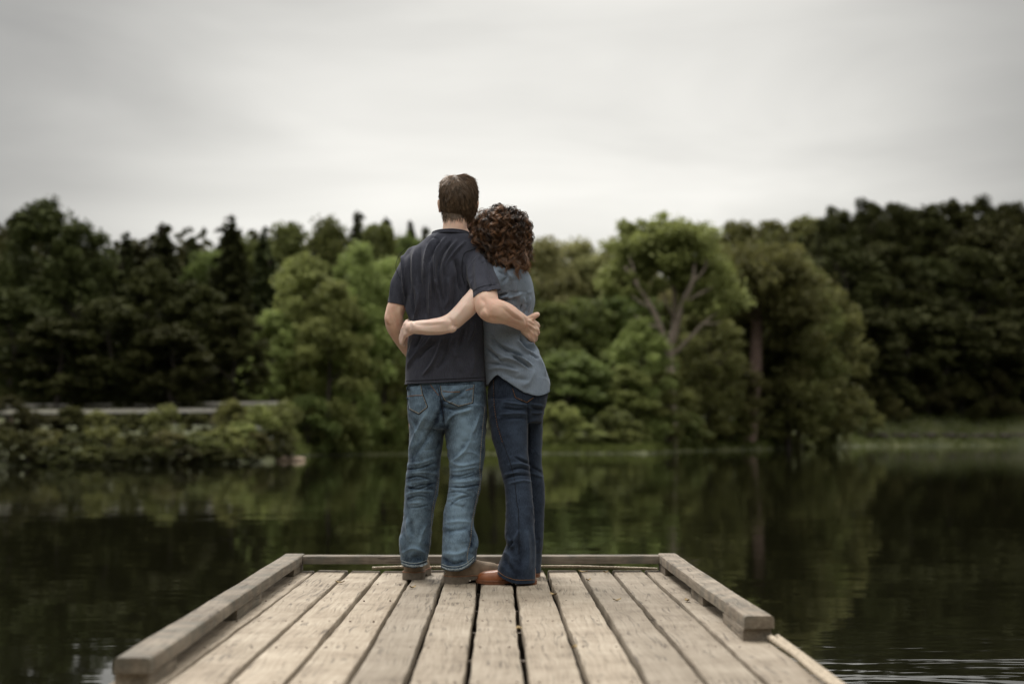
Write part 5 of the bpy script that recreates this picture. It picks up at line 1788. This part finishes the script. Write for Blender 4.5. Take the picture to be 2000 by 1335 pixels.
    for cx, cy, sx, sy, a in ((828, 860, 20, 60, .5), (908, 850, 24, 62, .9), (828, 790, 24, 28, .35), (905, 780, 24, 20, .45), (815, 1010, 20, 70, .55), (895, 1000, 22, 75, .75), (810, 1060, 18, 25, .3), (890, 1075, 22, 25, .35)):
        fade += a * np.exp(-((px[:, 0] - cx) / sx) ** 2 - ((px[:, 1] - cy) / sy) ** 2)
    # paler along raised fold lines, darker along sunken ones
    for pts, w, amp in st:
        d, t = seg_dist(px, catmull(np.array(pts, float), 3))
        fade += np.sign(amp) * 0.22 * np.exp(-(d / w) ** 2)
    attr(me, 'fade', np.clip(fade, -0.4, 1.3))
    jn = link('jeans', me, M['jeans_m'], man)
    so = jn.modifiers.new('thickness', 'SOLIDIFY'); so.thickness = 0.003; so.offset = -1
    jb = bvh_of(V, F)
    lp = Z3((285, 130), (420, 108), (440, 200), (490, 330), (400, 405), (300, 350), (283, 240))
    rp = Z3((615, 118), (958, 100), (945, 290), (800, 328), (660, 268), (625, 200))
    for poly in (lp, rp):
        o = patch('pocket', jb, poly, M['jeans_m'], jn)
        attr(o.data, 'fade', np.full(len(o.data.vertices), 0.35))
    for poly in (lp, rp):
        seam('pocket_edge', jb, poly + poly[:1], 0.0016, M['thread_d'], jn, 0.0012, 6)
    dashes('stitching', jb, Z3((418, 112), (436, 205), (484, 330), (400, 396), (300, 342)), 0.0016, M['thread_p'], jn, 3.2, 0.0034)
    dashes('stitching', jb, Z3((620, 120), (630, 200), (664, 264), (800, 320), (938, 286), (952, 106)), 0.0016, M['thread_p'], jn, 3.2, 0.0034)
    seam('stitching', jb, Z3((285, 228), (350, 216), (440, 214)), 0.0014, M['thread_o'], jn, 0.0034)
    seam('stitching', jb, Z3((640, 172), (720, 180), (810, 178)), 0.0014, M['thread_o'], jn, 0.0034)
    seam('stitching', jb, Z3((870, 165), (945, 142)), 0.0014, M['thread_o'], jn, 0.0034)
    seam('stitching', jb, Z3((515, 105), (560, 165), (600, 215)), 0.0012, M['thread_o'], jn, 0.0014)
    seam('seat_seam', jb, Z3((590, 130), (620, 250), (648, 420), (655, 520)), 0.0015, M['thread_d'], jn, 0.0008)
    dashes('outseam', jb, Z3((1062, 330), (1040, 550), (1020, 800), (1012, 960)) + Z4((1015, 110), (985, 260), (935, 500), (920, 680), (885, 850), (905, 935)), 0.0015, M['thread_p'], jn, 4.2, 0.001)
    dashes('inseam', jb, Z4((600, 60), (560, 250), (530, 430), (520, 650), (498, 840), (480, 915)), 0.0012, M['thread_p'], jn, 4.2, 0.001)
    # frayed cuffs: short pale threads
    rng = np.random.default_rng(8)
    for pts in ([(785, 1100), (797, 1104), (810, 1105), (822, 1103.5), (833, 1099)], [(863, 1107), (875, 1111), (890, 1112), (903, 1109), (914, 1103), (926, 1092)]):
        pl = catmull(np.array(pts, float), 10)
        S = Soup()
        for a, b in pl:
            for r_ in range(3):
                q = [cast(jb, a + rng.normal() * 0.9, b - 2.5 + rng.uniform(0, 1.5), 0.0015), cast(jb, a + 1.0 + rng.normal() * 0.9, b + 1.2 + rng.uniform(0, 1.2), 0.003)]
                S.add(*tube_geo(q, [0.0008, 0.0006], 4, 1, False))
        link('frayed_cuff', S.mesh('frayed_cuff'), M['fray'], jn)
        seam('cuff_fold', jb, [(a, b - 6.0) for a, b in pts], 0.0016, M['fray'], jn, 0.0006)

    # ---- boots
    hl = P(806, 1128, 6.355); hl[2] = 0
    hl[1] = 6.352
    shoe('boot', hl, math.radians(3), 0.295, 0.108, 0.085, 0.034, M['boot'], M['sole'], man, m_welt=M['welt'])
    hr_ = P(876, 1137, 6.15); hr_[2] = 0
    hr_ = np.array([P(873, 1137, 6.15)[0], 6.185, 0.0])
    shoe('boot', hr_, math.radians(64), 0.250, 0.104, 0.082, 0.034, M['boot'], M['sole'], man, m_welt=M['welt'])


def build_woman():
    wo = empty('person', (float(P(1005, 1130, 6.3)[0]), 6.3, 0))
    tag(wo, 'person with curly auburn hair in blue shirt and dark jeans, leaning on the other', 'person', None)
    S = Soup()
    hc = np.array(P(979, 455, 6.29))
    ellipsoid(S, hc, (0.080, 0.080, 0.108), Matrix.Rotation(math.radians(-8), 3, 'Y'))
    fw = (-0.75, 0.66, 0)
    face(S, hc + np.array([0, 0, -0.005]), (0.07, 0.076, 0.1), fw, 0.92)
    ellipsoid(S, hc + np.array([-0.03, 0.025, -0.075]), (0.05, 0.05, 0.045))
    for sg in (-1, 1):
        side = np.array([fw[1], -fw[0], 0]) * sg
        ellipsoid(S, hc + side * 0.078, (0.012, 0.014, 0.028))
    T3(S, [(984, 478, 6.30), (988, 505, 6.31), (991, 535, 6.325)], [0.046, 0.047, 0.062], 18)
    loft_px(S, [(780, 968, 1056, 6.33, 0.11), (700, 968, 1040, 6.33, 0.10), (640, 958, 1022, 6.33, 0.09), (580, 958, 1028, 6.33, 0.11), (545, 962, 1022, 6.33, 0.12), (525, 972, 1012, 6.325, 0.07)], 26)
    # left arm across the other's back
    T3(S, [(966, 552, 6.235), (944, 566, 6.165), (920, 592, 6.135), (901, 612, 6.122), (884, 627, 6.118), (866, 635, 6.118), (842, 638.5, 6.125), (819, 639, 6.142), (803, 639.5, 6.172)],
       [0.038, 0.044, 0.0445, 0.0415, 0.0395, 0.0385, 0.0355, 0.0305, 0.0265], 20)
    ellipsoid(S, P(881, 640, 6.10), (0.026, 0.02, 0.022))
    w = np.array(P(803, 639.5, 6.172))
    kn = [P(790.5, 634, 6.222), P(788.5, 642, 6.226), P(788.5, 650, 6.226), P(790.5, 657, 6.220)]
    for k in range(4):
        a = w + np.array([0.0, 0.0, 0.014 - 0.010 * k])
        S.add(*tube_geo([a, (a + kn[k]) / 2 + np.array([-0.006, -0.004, 0]), kn[k]], [0.0165, 0.014, 0.0102], 10, 3))
        finger(S, kn[k], [(-0.36, 0.60, -0.72), (-0.10, 0.8, -0.55), (0.35, 0.8, -0.2)], [(0.036, 0.024, 0.018), (0.040, 0.026, 0.019), (0.037, 0.025, 0.018), (0.029, 0.020, 0.016)][k], 0.0085)
    finger(S, w + np.array([-0.012, 0.006, 0.016]), [(-0.3, 0.8, 0.35), (0.05, 0.9, 0.25), (0.2, 0.9, 0.0)], (0.030, 0.026, 0.020), 0.0092)
    # right arm hidden in front, hand on his belly
    T3(S, [(1008, 540, 6.44), (1000, 590, 6.50), (985, 628, 6.54), (945, 640, 6.53), (905, 645, 6.49)], [0.044, 0.042, 0.038, 0.034, 0.026], 16)
    w2 = np.array(P(903, 645, 6.485))
    for k in range(4):
        b = w2 + np.array([-0.07, -0.012, 0.028 - 0.018 * k])
        S.add(*tube_geo([w2, (w2 + b) / 2, b], [0.022, 0.014, 0.010], 9, 3))
        finger(S, b, [(-0.95, -0.1, -0.05), (-0.9, -0.25, -0.1), (-0.9, -0.3, -0.1)], (0.034, 0.024, 0.018), 0.0082)
    finger(S, w2 + np.array([-0.02, 0.0, 0.02]), [(-0.7, 0, 0.6), (-0.9, -0.1, 0.3), (-0.9, -0.1, 0.1)], (0.034, 0.026, 0.02), 0.009)
    T3(S, [(1000, 780, 6.27), (1003, 860, 6.24), (1012, 940, 6.20), (1018, 1030, 6.17), (1018, 1112, 6.16)], [0.07, 0.06, 0.047, 0.042, 0.033])
    T3(S, [(1033, 780, 6.40), (1033, 860, 6.43), (1038, 940, 6.455), (1037, 1030, 6.48), (1030, 1100, 6.49)], [0.06, 0.046, 0.04, 0.038, 0.033])
    V, F = remesh(S, 0.0042, 4, 0.5)
    V = folds(V, F, [(Z2((770, 395), (805, 440), (810, 490)), 3, -2.5), (Z2((790, 520), (640, 530), (450, 515)), 4, 2.5), (Z2((700, 460), (560, 470), (420, 460)), 5, -2.0), (Z2((760, 430), (650, 440), (520, 445)), 4, 2), (Z2((420, 440), (440, 480)), 3.5, 2.5),
                     (Z2((400, 450), (395, 520)), 2.5, -2.5), (Z2((950, 250), (870, 360), (800, 430)), 6, 2.5), (Z2((830, 490), (860, 470)), 4, -2.5)])
    V = lumps(V, F, 0.0010, 40, (1, 1, 1), 2.5)
    link('body', to_mesh('body', V, F), M['skin_w'], wo)

    # ---- shirt
    S = Soup()
    loft_px(S, [(800, 952, 1075, 6.33, 0.155), (770, 950, 1074.5, 6.33, 0.157), (742, 948, 1072, 6.33, 0.155), (712, 945, 1063.5, 6.33, 0.148), (690, 943, 1053, 6.33, 0.140), (668, 942, 1041, 6.33, 0.131), (640, 941, 1035, 6.33, 0.126),
                (612, 938, 1040, 6.33, 0.132), (588, 944, 1044.5, 6.33, 0.146), (568, 946, 1043.5, 6.33, 0.158), (550, 948, 1039.5, 6.33, 0.165), (533, 952, 1032, 6.33, 0.152), (520, 962, 1018, 6.328, 0.105), (512, 972, 1006, 6.325, 0.062)], 52, 5)
    T3(S, [(972, 538, 6.22), (955, 556, 6.185), (930, 584, 6.15)], [0.052, 0.055, 0.054], 18)
    T3(S, [(1006, 540, 6.43), (1000, 590, 6.49), (990, 625, 6.52)], [0.052, 0.052, 0.050], 18)
    V, F = remesh(S, 0.0042, 12, 0.5)
    hp = [(930, 752), (945, 752), (952.6, 750), (960.6, 740), (967, 734), (971.8, 732), (977, 735), (983, 740), (1003, 754), (1023, 766.5), (1040, 771), (1051.6, 772.6), (1063, 770), (1074, 764.5), (1090, 762)]
    hX = [P(a, b, 6.22)[0] for a, b in hp]; hZ = [P(a, b, 6.22)[2] for a, b in hp]
    sl = P(938, 574, 6.15)

    def g(Q):
        G = Q[:, 2] - np.interp(Q[:, 0], hX, hZ)
        px = proj(Q)
        arm = (px[:, 0] < 946) & (px[:, 1] < 625) & (Q[:, 1] < 6.24)
        return np.where(arm, (Q[:, 2] - sl[2]) + (Q[:, 0] - sl[0]) * 1.0, G)
    V, F = cut_below(V, F, g, 0.0042)
    V = lumps(V, F, 0.0035, 13, (1, 1, 1), 5.0)
    V = creases(V, F, 0.003, 11, (0.7, 0.7, 1.2), 7.3)
    st = [(Z2((1190, 590), (1320, 700), (1490, 770)), 4, -11), (Z2((1150, 640), (1280, 760), (1430, 830)), 4.5, 7), (Z2((1130, 690), (1210, 760), (1300, 830)), 3, -8),
          (Z2((1350, 720), (1450, 775), (1580, 860)), 2.6, 9), (Z2((1400, 770), (1480, 830), (1560, 880)), 3, -9), (Z2((1215, 790), (1380, 800), (1540, 880)), 3, 7), (Z2((1150, 840), (1280, 850), (1420, 890)), 4, -6), (Z2((1150, 900), (1280, 880), (1450, 920)), 4, 5),
          (Z2((1470, 560), (1500, 650), (1620, 720)), 4, -10), (Z2((1540, 640), (1610, 690), (1650, 740)), 3, 8), (Z2((1440, 620), (1500, 700), (1570, 740)), 3.5, 8), (Z2((1550, 740), (1600, 760), (1640, 800)), 3, -7), (Z2((1620, 760), (1680, 860), (1710, 960)), 4, 5),
          (Z2((1250, 185), (1340, 160)), 2.5, -7), (Z2((1260, 240), (1350, 215)), 2.5, -7), (Z2((1260, 212), (1350, 188)), 2.5, 6), (Z2((1330, 215), (1420, 190), (1480, 160)), 3, 5),
          (Z2((1500, 330), (1510, 290), (1500, 200)), 3, 5), (Z2((1545, 340), (1550, 280), (1560, 200)), 3, 4.5), (Z2((1470, 330), (1480, 270)), 3, -5), (Z2((1525, 340), (1530, 260)), 3, -5),
          (Z2((1450, 0), (1440, 120), (1460, 250)), 6, 4), (Z2((1380, 40), (1380, 150), (1420, 250)), 6, -4), (Z2((1200, 560), (1260, 640), (1380, 700)), 4, 6),
          (Z1((1250, 1080), (1330, 1130), (1290, 1200)), 4, -5), (Z1((1300, 1050), (1380, 1150)), 4, 4), (Z2((1600, 900), (1560, 1000), (1480, 1060)), 7, 4), (Z2((1300, 930), (1420, 980), (1560, 1000)), 6, -4)]
    V = folds(V, F, st, 1.3)
    me = to_mesh('shirt', V, F)
    sh = link('shirt', me, M['blouse'], wo)
    so = sh.modifiers.new('thickness', 'SOLIDIFY'); so.thickness = 0.0025; so.offset = -1
    sb = bvh_of(V, F)
    seam('hem_seam', sb, [(a, b - 3.2) for a, b in hp[5:14]], 0.0010, M['blouse'], sh, 0.0006)
    seam('hem_edge', sb, [(a, b - 0.8) for a, b in hp[5:14]], 0.0013, M['blouse'], sh, 0.0006)
    seam('side_seam', sb, [(972, 731), (968, 700), (962, 668), (958, 655)], 0.0010, M['blouse'], sh, 0.0006)

    # ---- jeans
    S = Soup()
    loft_px(S, [(715, 958, 1062, 6.33, 0.125), (740, 955, 1067, 6.33, 0.138), (765, 953.5, 1070, 6.33, 0.146), (785, 953, 1068, 6.33, 0.145), (805, 955, 1062, 6.33, 0.135), (825, 957, 1060, 6.33, 0.12)], 44, 4)
    loft_px(S, [(780, 954, 1040, 6.265, 0.088), (820, 956, 1034, 6.255, 0.085), (850, 960, 1032.5, 6.245, 0.083), (875, 966, 1032.5, 6.235, 0.078), (900, 972.5, 1033.5, 6.22, 0.073), (930, 980.5, 1036.5, 6.205, 0.068), (960, 986.5, 1040, 6.19, 0.066),
                (1000, 988, 1043, 6.18, 0.066), (1045, 987, 1045, 6.17, 0.069), (1062, 989.5, 1045.5, 6.17, 0.071), (1080, 982, 1046, 6.17, 0.074), (1100, 974, 1046.5, 6.165, 0.078), (1122, 970, 1046, 6.16, 0.082), (1150, 969, 1045, 6.16, 0.083)], 38, 4)
    loft_px(S, [(780, 1000, 1066, 6.40, 0.085), (820, 1004, 1060.5, 6.42, 0.082), (850, 1006, 1059.5, 6.43, 0.080), (900, 1010, 1058.5, 6.445, 0.072), (930, 1014, 1061.5, 6.455, 0.067), (960, 1016, 1064.5, 6.465, 0.065),
                (1000, 1014, 1063.5, 6.475, 0.064), (1050, 1008, 1061.5, 6.485, 0.067), (1090, 994, 1058.5, 6.49, 0.072), (1112, 986, 1057, 6.49, 0.075), (1135, 985, 1056, 6.49, 0.076)], 34, 4)
    V, F = remesh(S, 0.0042, 8, 0.5)
    hp = [(960, 1113), (969, 1119), (982, 1129), (995, 1135), (1012, 1139), (1044, 1138.5), (1060, 1138)]
    hX = [P(a, b, 6.10)[0] for a, b in hp]; hZ = [max(0.004, P(a, b, 6.10)[2]) for a, b in hp]
    zf = P(1050, 1119, 6.43)[2]
    V, F = cut_below(V, F, lambda Q: np.where(Q[:, 1] < 6.335, Q[:, 2] - np.interp(Q[:, 0], hX, hZ), Q[:, 2] - max(0.006, zf)), 0.0042)
    V = lumps(V, F, 0.0035, 11, (1, 1, 0.8), 1.0)
    V = lumps(V, F, 0.0018, 32, (0.7, 0.7, 1.2), 6.0)
    V = creases(V, F, 0.003, 12, (0.8, 0.8, 1.3), 4.3)
    st = [(Z3((1240, 280), (1390, 300), (1495, 312)), 2.6, 8), (Z3((1240, 340), (1380, 355), (1490, 350)), 3, -8), (Z3((1215, 405), (1380, 395), (1492, 402)), 2.6, 8), (Z3((1240, 450), (1400, 440), (1480, 450)), 3, -5),
          (Z3((1360, 830), (1440, 870), (1510, 900)), 3, -8), (Z3((1320, 960), (1420, 940), (1515, 965)), 2.6, -8), (Z3((1300, 910), (1420, 900), (1510, 930)), 3, 6), (Z3((1250, 1055), (1370, 1010), (1520, 1020)), 3, -7), (Z3((1260, 1010), (1400, 985)), 3, 6), (Z3((1300, 1100), (1430, 1070), (1530, 1080)), 3, 6),
          (Z3((1525, 300), (1650, 320)), 2.6, 6), (Z3((1530, 390), (1640, 390)), 2.6, 6), (Z3((1540, 345), (1640, 355)), 2.6, -6), (Z3((1530, 930), (1640, 990)), 3, -6), (Z3((1530, 990), (1650, 1040)), 3, 5),
          (Z4((1290, 650), (1330, 760), (1370, 660), (1400, 590)), 3.5, 7), (Z4((1300, 770), (1350, 700)), 3.5, -9), (Z4((1240, 800), (1320, 860), (1300, 980)), 5, 6), (Z4((1480, 600), (1500, 800), (1490, 1000)), 7, 6), (Z4((1400, 700), (1420, 850), (1400, 1000)), 6, -5),
          (Z4((1260, 880), (1320, 960), (1380, 1040)), 5, -6), (Z4((1540, 560), (1562, 750), (1568, 1000)), 3, 4), (Z3((1490, 250), (1500, 500), (1502, 800)), 2.5, -5)]
    V = folds(V, F, st, 0.85)
    me = to_mesh('jeans', V, F)
    px = proj(V)
    fade = np.zeros(len(V))
    for cx, cy, sx, sy, a in ((1010, 830, 20, 70, .45), (1012, 960, 18, 60, .5), (1022, 1040, 16, 60, .35), (1052, 900, 10, 90, .35), (1000, 790, 30, 12, .25)):
        fade += a * np.exp(-((px[:, 0] - cx) / sx) ** 2 - ((px[:, 1] - cy) / sy) ** 2)
    for pts, w, amp in st:
        d, t = seg_dist(px, catmull(np.array(pts, float), 3))
        fade += np.sign(amp) * 0.3 * np.exp(-(d / w) ** 2)
    attr(me, 'fade', np.clip(fade, -0.3, 1.2))
    jn = link('jeans', me, M['jeans_w'], wo)
    so = jn.modifiers.new('thickness', 'SOLIDIFY'); so.thickness = 0.003; so.offset = -1
    jb = bvh_of(V, F)
    o = patch('pocket', jb, Z3((1335, 120), (1560, 200), (1550, 240), (1485, 290), (1368, 240)), M['jeans_w'], jn)
    attr(o.data, 'fade', np.full(len(o.data.vertices), 0.1))
    seam('pocket_edge', jb, Z3((1335, 120), (1368, 240), (1485, 290), (1550, 240)), 0.0016, M['thread_d'], jn, 0.0012, 6)
    dashes('stitching', jb, Z3((1342, 150), (1370, 235), (1484, 284), (1550, 238)), 0.0015, M['thread_o'], jn, 3.2, 0.0036)
    seam('outseam', jb, Z3((1160, 60), (1158, 200), (1165, 340), (1195, 520), (1250, 700), (1320, 900), (1360, 1060), (1385, 1300)) + Z4((1400, 400), (1405, 650), (1405, 830)), 0.0013, M['thread_d'], jn, 0.0008, 6)
    dashes('stitching', jb, Z3((1150, 60), (1150, 200), (1157, 340), (1187, 520), (1242, 700)), 0.0009, M['thread_o'], jn, 5.0, 0.0010)
    seam('cuff_fold', jb, [(a, b - 7) for a, b in hp[1:6]], 0.0011, M['thread_o'], jn, 0.0006)

    # ---- shoes
    hl = np.array([P(1047, 1139, 6.12)[0], 6.165, 0.0])
    shoe('shoe', hl, math.radians(-86), 0.252, 0.086, 0.062, 0.016, M['shoe'], M['shoe_sole'], wo, m_welt=M['shoe_sole'])
    hl = np.array([P(1052, 1122, 6.48)[0], 6.47, 0.0])
    shoe('shoe', hl, math.radians(-80), 0.222, 0.086, 0.062, 0.016, M['shoe'], M['shoe_sole'], wo, m_welt=M['shoe_sole'])

    # ---- curly hair
    rng = np.random.default_rng(31)
    C = np.array(P(980, 459, 6.285))
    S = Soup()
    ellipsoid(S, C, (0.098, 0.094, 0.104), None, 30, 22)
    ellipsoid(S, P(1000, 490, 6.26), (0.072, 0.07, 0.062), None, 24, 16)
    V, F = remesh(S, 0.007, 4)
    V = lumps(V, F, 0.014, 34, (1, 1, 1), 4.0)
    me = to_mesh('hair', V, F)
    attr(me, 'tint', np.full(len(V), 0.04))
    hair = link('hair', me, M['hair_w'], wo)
    paths, rads, tint = [], [], []
    K = 36
    s = np.linspace(0, 1, K)
    up = np.array([0.10, 0.05, 1.0]); up /= np.linalg.norm(up)
    ax = np.cross(up, [0, 1, 0]); ax /= np.linalg.norm(ax); ay = np.cross(up, ax)
    R = np.array([0.122, 0.116, 0.126])
    for i in range(430):
        az = rng.uniform(0, 2 * math.pi)
        ph0 = math.acos(1 - rng.uniform(0, 1) * 1.25)
        Ln = rng.uniform(0.07, 0.17) * (1.35 if math.sin(az) > -0.4 and math.cos(az) < 0.35 else 0.95)
        ph = ph0 + s * Ln / 0.122
        azs = az + rng.normal() * 0.25 * s
        shell = rng.uniform(0.86, 1.07) + (0.02 + 0.08 * rng.uniform()) * s
        dirv = np.sin(ph)[:, None] * (np.cos(azs)[:, None] * ax + np.sin(azs)[:, None] * ay) + np.cos(ph)[:, None] * up
        c = C + dirv * R * shell[:, None]
        # below the widest point locks hang instead of tucking under
        low = np.clip((ph - 1.75) / 0.6, 0, 1)
        hang = C + (np.sin(1.75) * (np.cos(azs)[:, None] * ax + np.sin(azs)[:, None] * ay)) * R * shell[:, None] * (1 - 0.12 * low[:, None])
        hang[:, 2] = C[2] - (ph - 1.57) * 0.105
        c = c * (1 - low[:, None]) + hang * low[:, None]
        out = (c - C); out /= np.linalg.norm(out, axis=1)[:, None]
        t = np.gradient(c, axis=0); t /= np.linalg.norm(t, axis=1)[:, None] + 1e-9
        b = np.cross(t, out)
        rad = rng.uniform(0.008, 0.0165) * np.clip(s * 3 + 0.25, 0, 1) * (1 - 0.2 * s)
        turns = Ln / rng.uniform(0.034, 0.056)
        sg = 1 if rng.uniform() < 0.5 else -1
        phs = rng.uniform(0, 6.28)
        tb_ = np.clip(rng.normal(0.80, 0.14) if rng.uniform() < 0.36 else rng.normal(0.18, 0.12), 0.0, 1)
        for q in range(rng.integers(6, 10)):
            aa = sg * 2 * math.pi * turns * s + phs + rng.normal() * 0.24
            off = rng.normal(size=3) * 0.0030
            p = c + (np.cos(aa)[:, None] * out + np.sin(aa)[:, None] * b) * (rad * rng.uniform(0.8, 1.2))[:, None] + off
            paths.append(p)
            rads.append(rng.uniform(0.0006, 0.0015) * (1 - 0.75 * s ** 2))
            tint.append(np.clip(tb_ + rng.normal() * 0.1, 0, 1) * np.linspace(0.65, 1.35, K))
    # looser locks falling at the back and right
    for i in range(75):
        a0, b0 = rng.uniform(972, 1034), rng.uniform(455, 490)
        Y0 = 6.185 + 0.08 * max(0, (a0 - 1005) / 30.0) ** 2 + rng.normal() * 0.01
        end = 508 + rng.uniform(-14, 22) + (a0 - 985) * 0.12
        p0, p1 = np.array(P(a0, b0, Y0)), np.array(P(a0 + rng.normal() * 5 + 3, end, Y0 - 0.005))
        c = p0 + (p1 - p0) * s[:, None]
        rad = rng.uniform(0.006, 0.012) * np.clip(s * 3 + 0.2, 0, 1)
        tn = np.linalg.norm(p1 - p0) / rng.uniform(0.036, 0.06)
        ph_ = rng.uniform(0, 6.28); sg = 1 if rng.uniform() < 0.5 else -1
        tb_ = np.clip(rng.normal(0.85, 0.12) if rng.uniform() < 0.45 else rng.normal(0.22, 0.12), 0, 1)
        for q in range(rng.integers(5, 9)):
            aa = sg * 2 * math.pi * tn * s + ph_ + rng.normal() * 0.25
            p = c + np.stack([np.cos(aa) * rad, np.sin(aa) * rad, 0 * aa], 1) + rng.normal(size=3) * 0.003
            paths.append(p); rads.append(rng.uniform(0.0006, 0.0014) * (1 - 0.7 * s ** 2)); tint.append(np.clip(tb_ + rng.normal() * 0.1, 0, 1) * np.linspace(0.8, 1.3, K))
    # the long loose tails over the shirt
    for (pp, ntail) in (([(1000, 500), (1012, 515), (1010, 530), (1016, 545)], 10), ([(1020, 495), (1031, 512), (1028, 526), (1021, 534)], 9), ([(975, 500), (984, 512), (990, 522), (985, 530)], 7), ([(990, 498), (1003, 512), (1018, 522), (1030, 527)], 9),
                        ([(968, 505), (985, 513), (1000, 510), (1008, 500)], 8)):
        for q in range(ntail * 2):
            ctrl = np.array([P(a + rng.normal() * 2.2, b + rng.normal() * 2.0, 6.165 - 0.002 * j + rng.normal() * 0.004) for j, (a, b) in enumerate(pp)])
            ctrl[0] = P(pp[0][0] + rng.normal() * 4, pp[0][1] - 10, 6.20)
            cu = catmull(ctrl, 15)
            idx = np.linspace(0, len(cu) - 1, K)
            p = np.stack([np.interp(idx, np.arange(len(cu)), cu[:, j]) for j in range(3)], 1)
            aa = 2 * math.pi * 1.6 * s + rng.uniform(0, 6.28)
            p[:, 0] += np.cos(aa) * 0.0035; p[:, 1] += np.sin(aa) * 0.0035
            paths.append(p); rads.append(0.0015 * (1 - 0.8 * s ** 2)); tint.append(np.clip(rng.normal(0.5, 0.2), 0, 1) * np.ones(K))
    # flyaways
    for q in range(170):
        az = rng.uniform(0, 2 * math.pi); ph = rng.uniform(0.1, 1.9)
        d = math.sin(ph) * (math.cos(az) * ax + math.sin(az) * ay) + math.cos(ph) * up
        c0 = C + d * R * 1.02
        tdir = np.cross(d, rng.normal(size=3)); tdir /= np.linalg.norm(tdir)
        aa = s * rng.uniform(3, 6.5)
        rr = rng.uniform(0.006, 0.018)
        p = c0 + d * (np.sin(aa) * rr)[:, None] + tdir * ((1 - np.cos(aa)) * rr)[:, None] + np.array([0, 0, -0.01]) * s[:, None]
        paths.append(p); rads.append(0.0005 * np.ones(K)); tint.append(np.full(K, rng.uniform(0.3, 0.8)))
    me = strands(np.array(paths), np.array(rads), 3)
    attr(me, 'tint', np.repeat(np.clip(np.array(tint), 0, 1).reshape(-1), 3))
    link('curls', me, M['hair_w'], hair)


build_terrain()
build_water()
build_dock()
build_ropes()
build_bank_things()
build_forest()
build_key_trees()
build_added_wood()
build_side_scrub()
build_man()
build_woman()
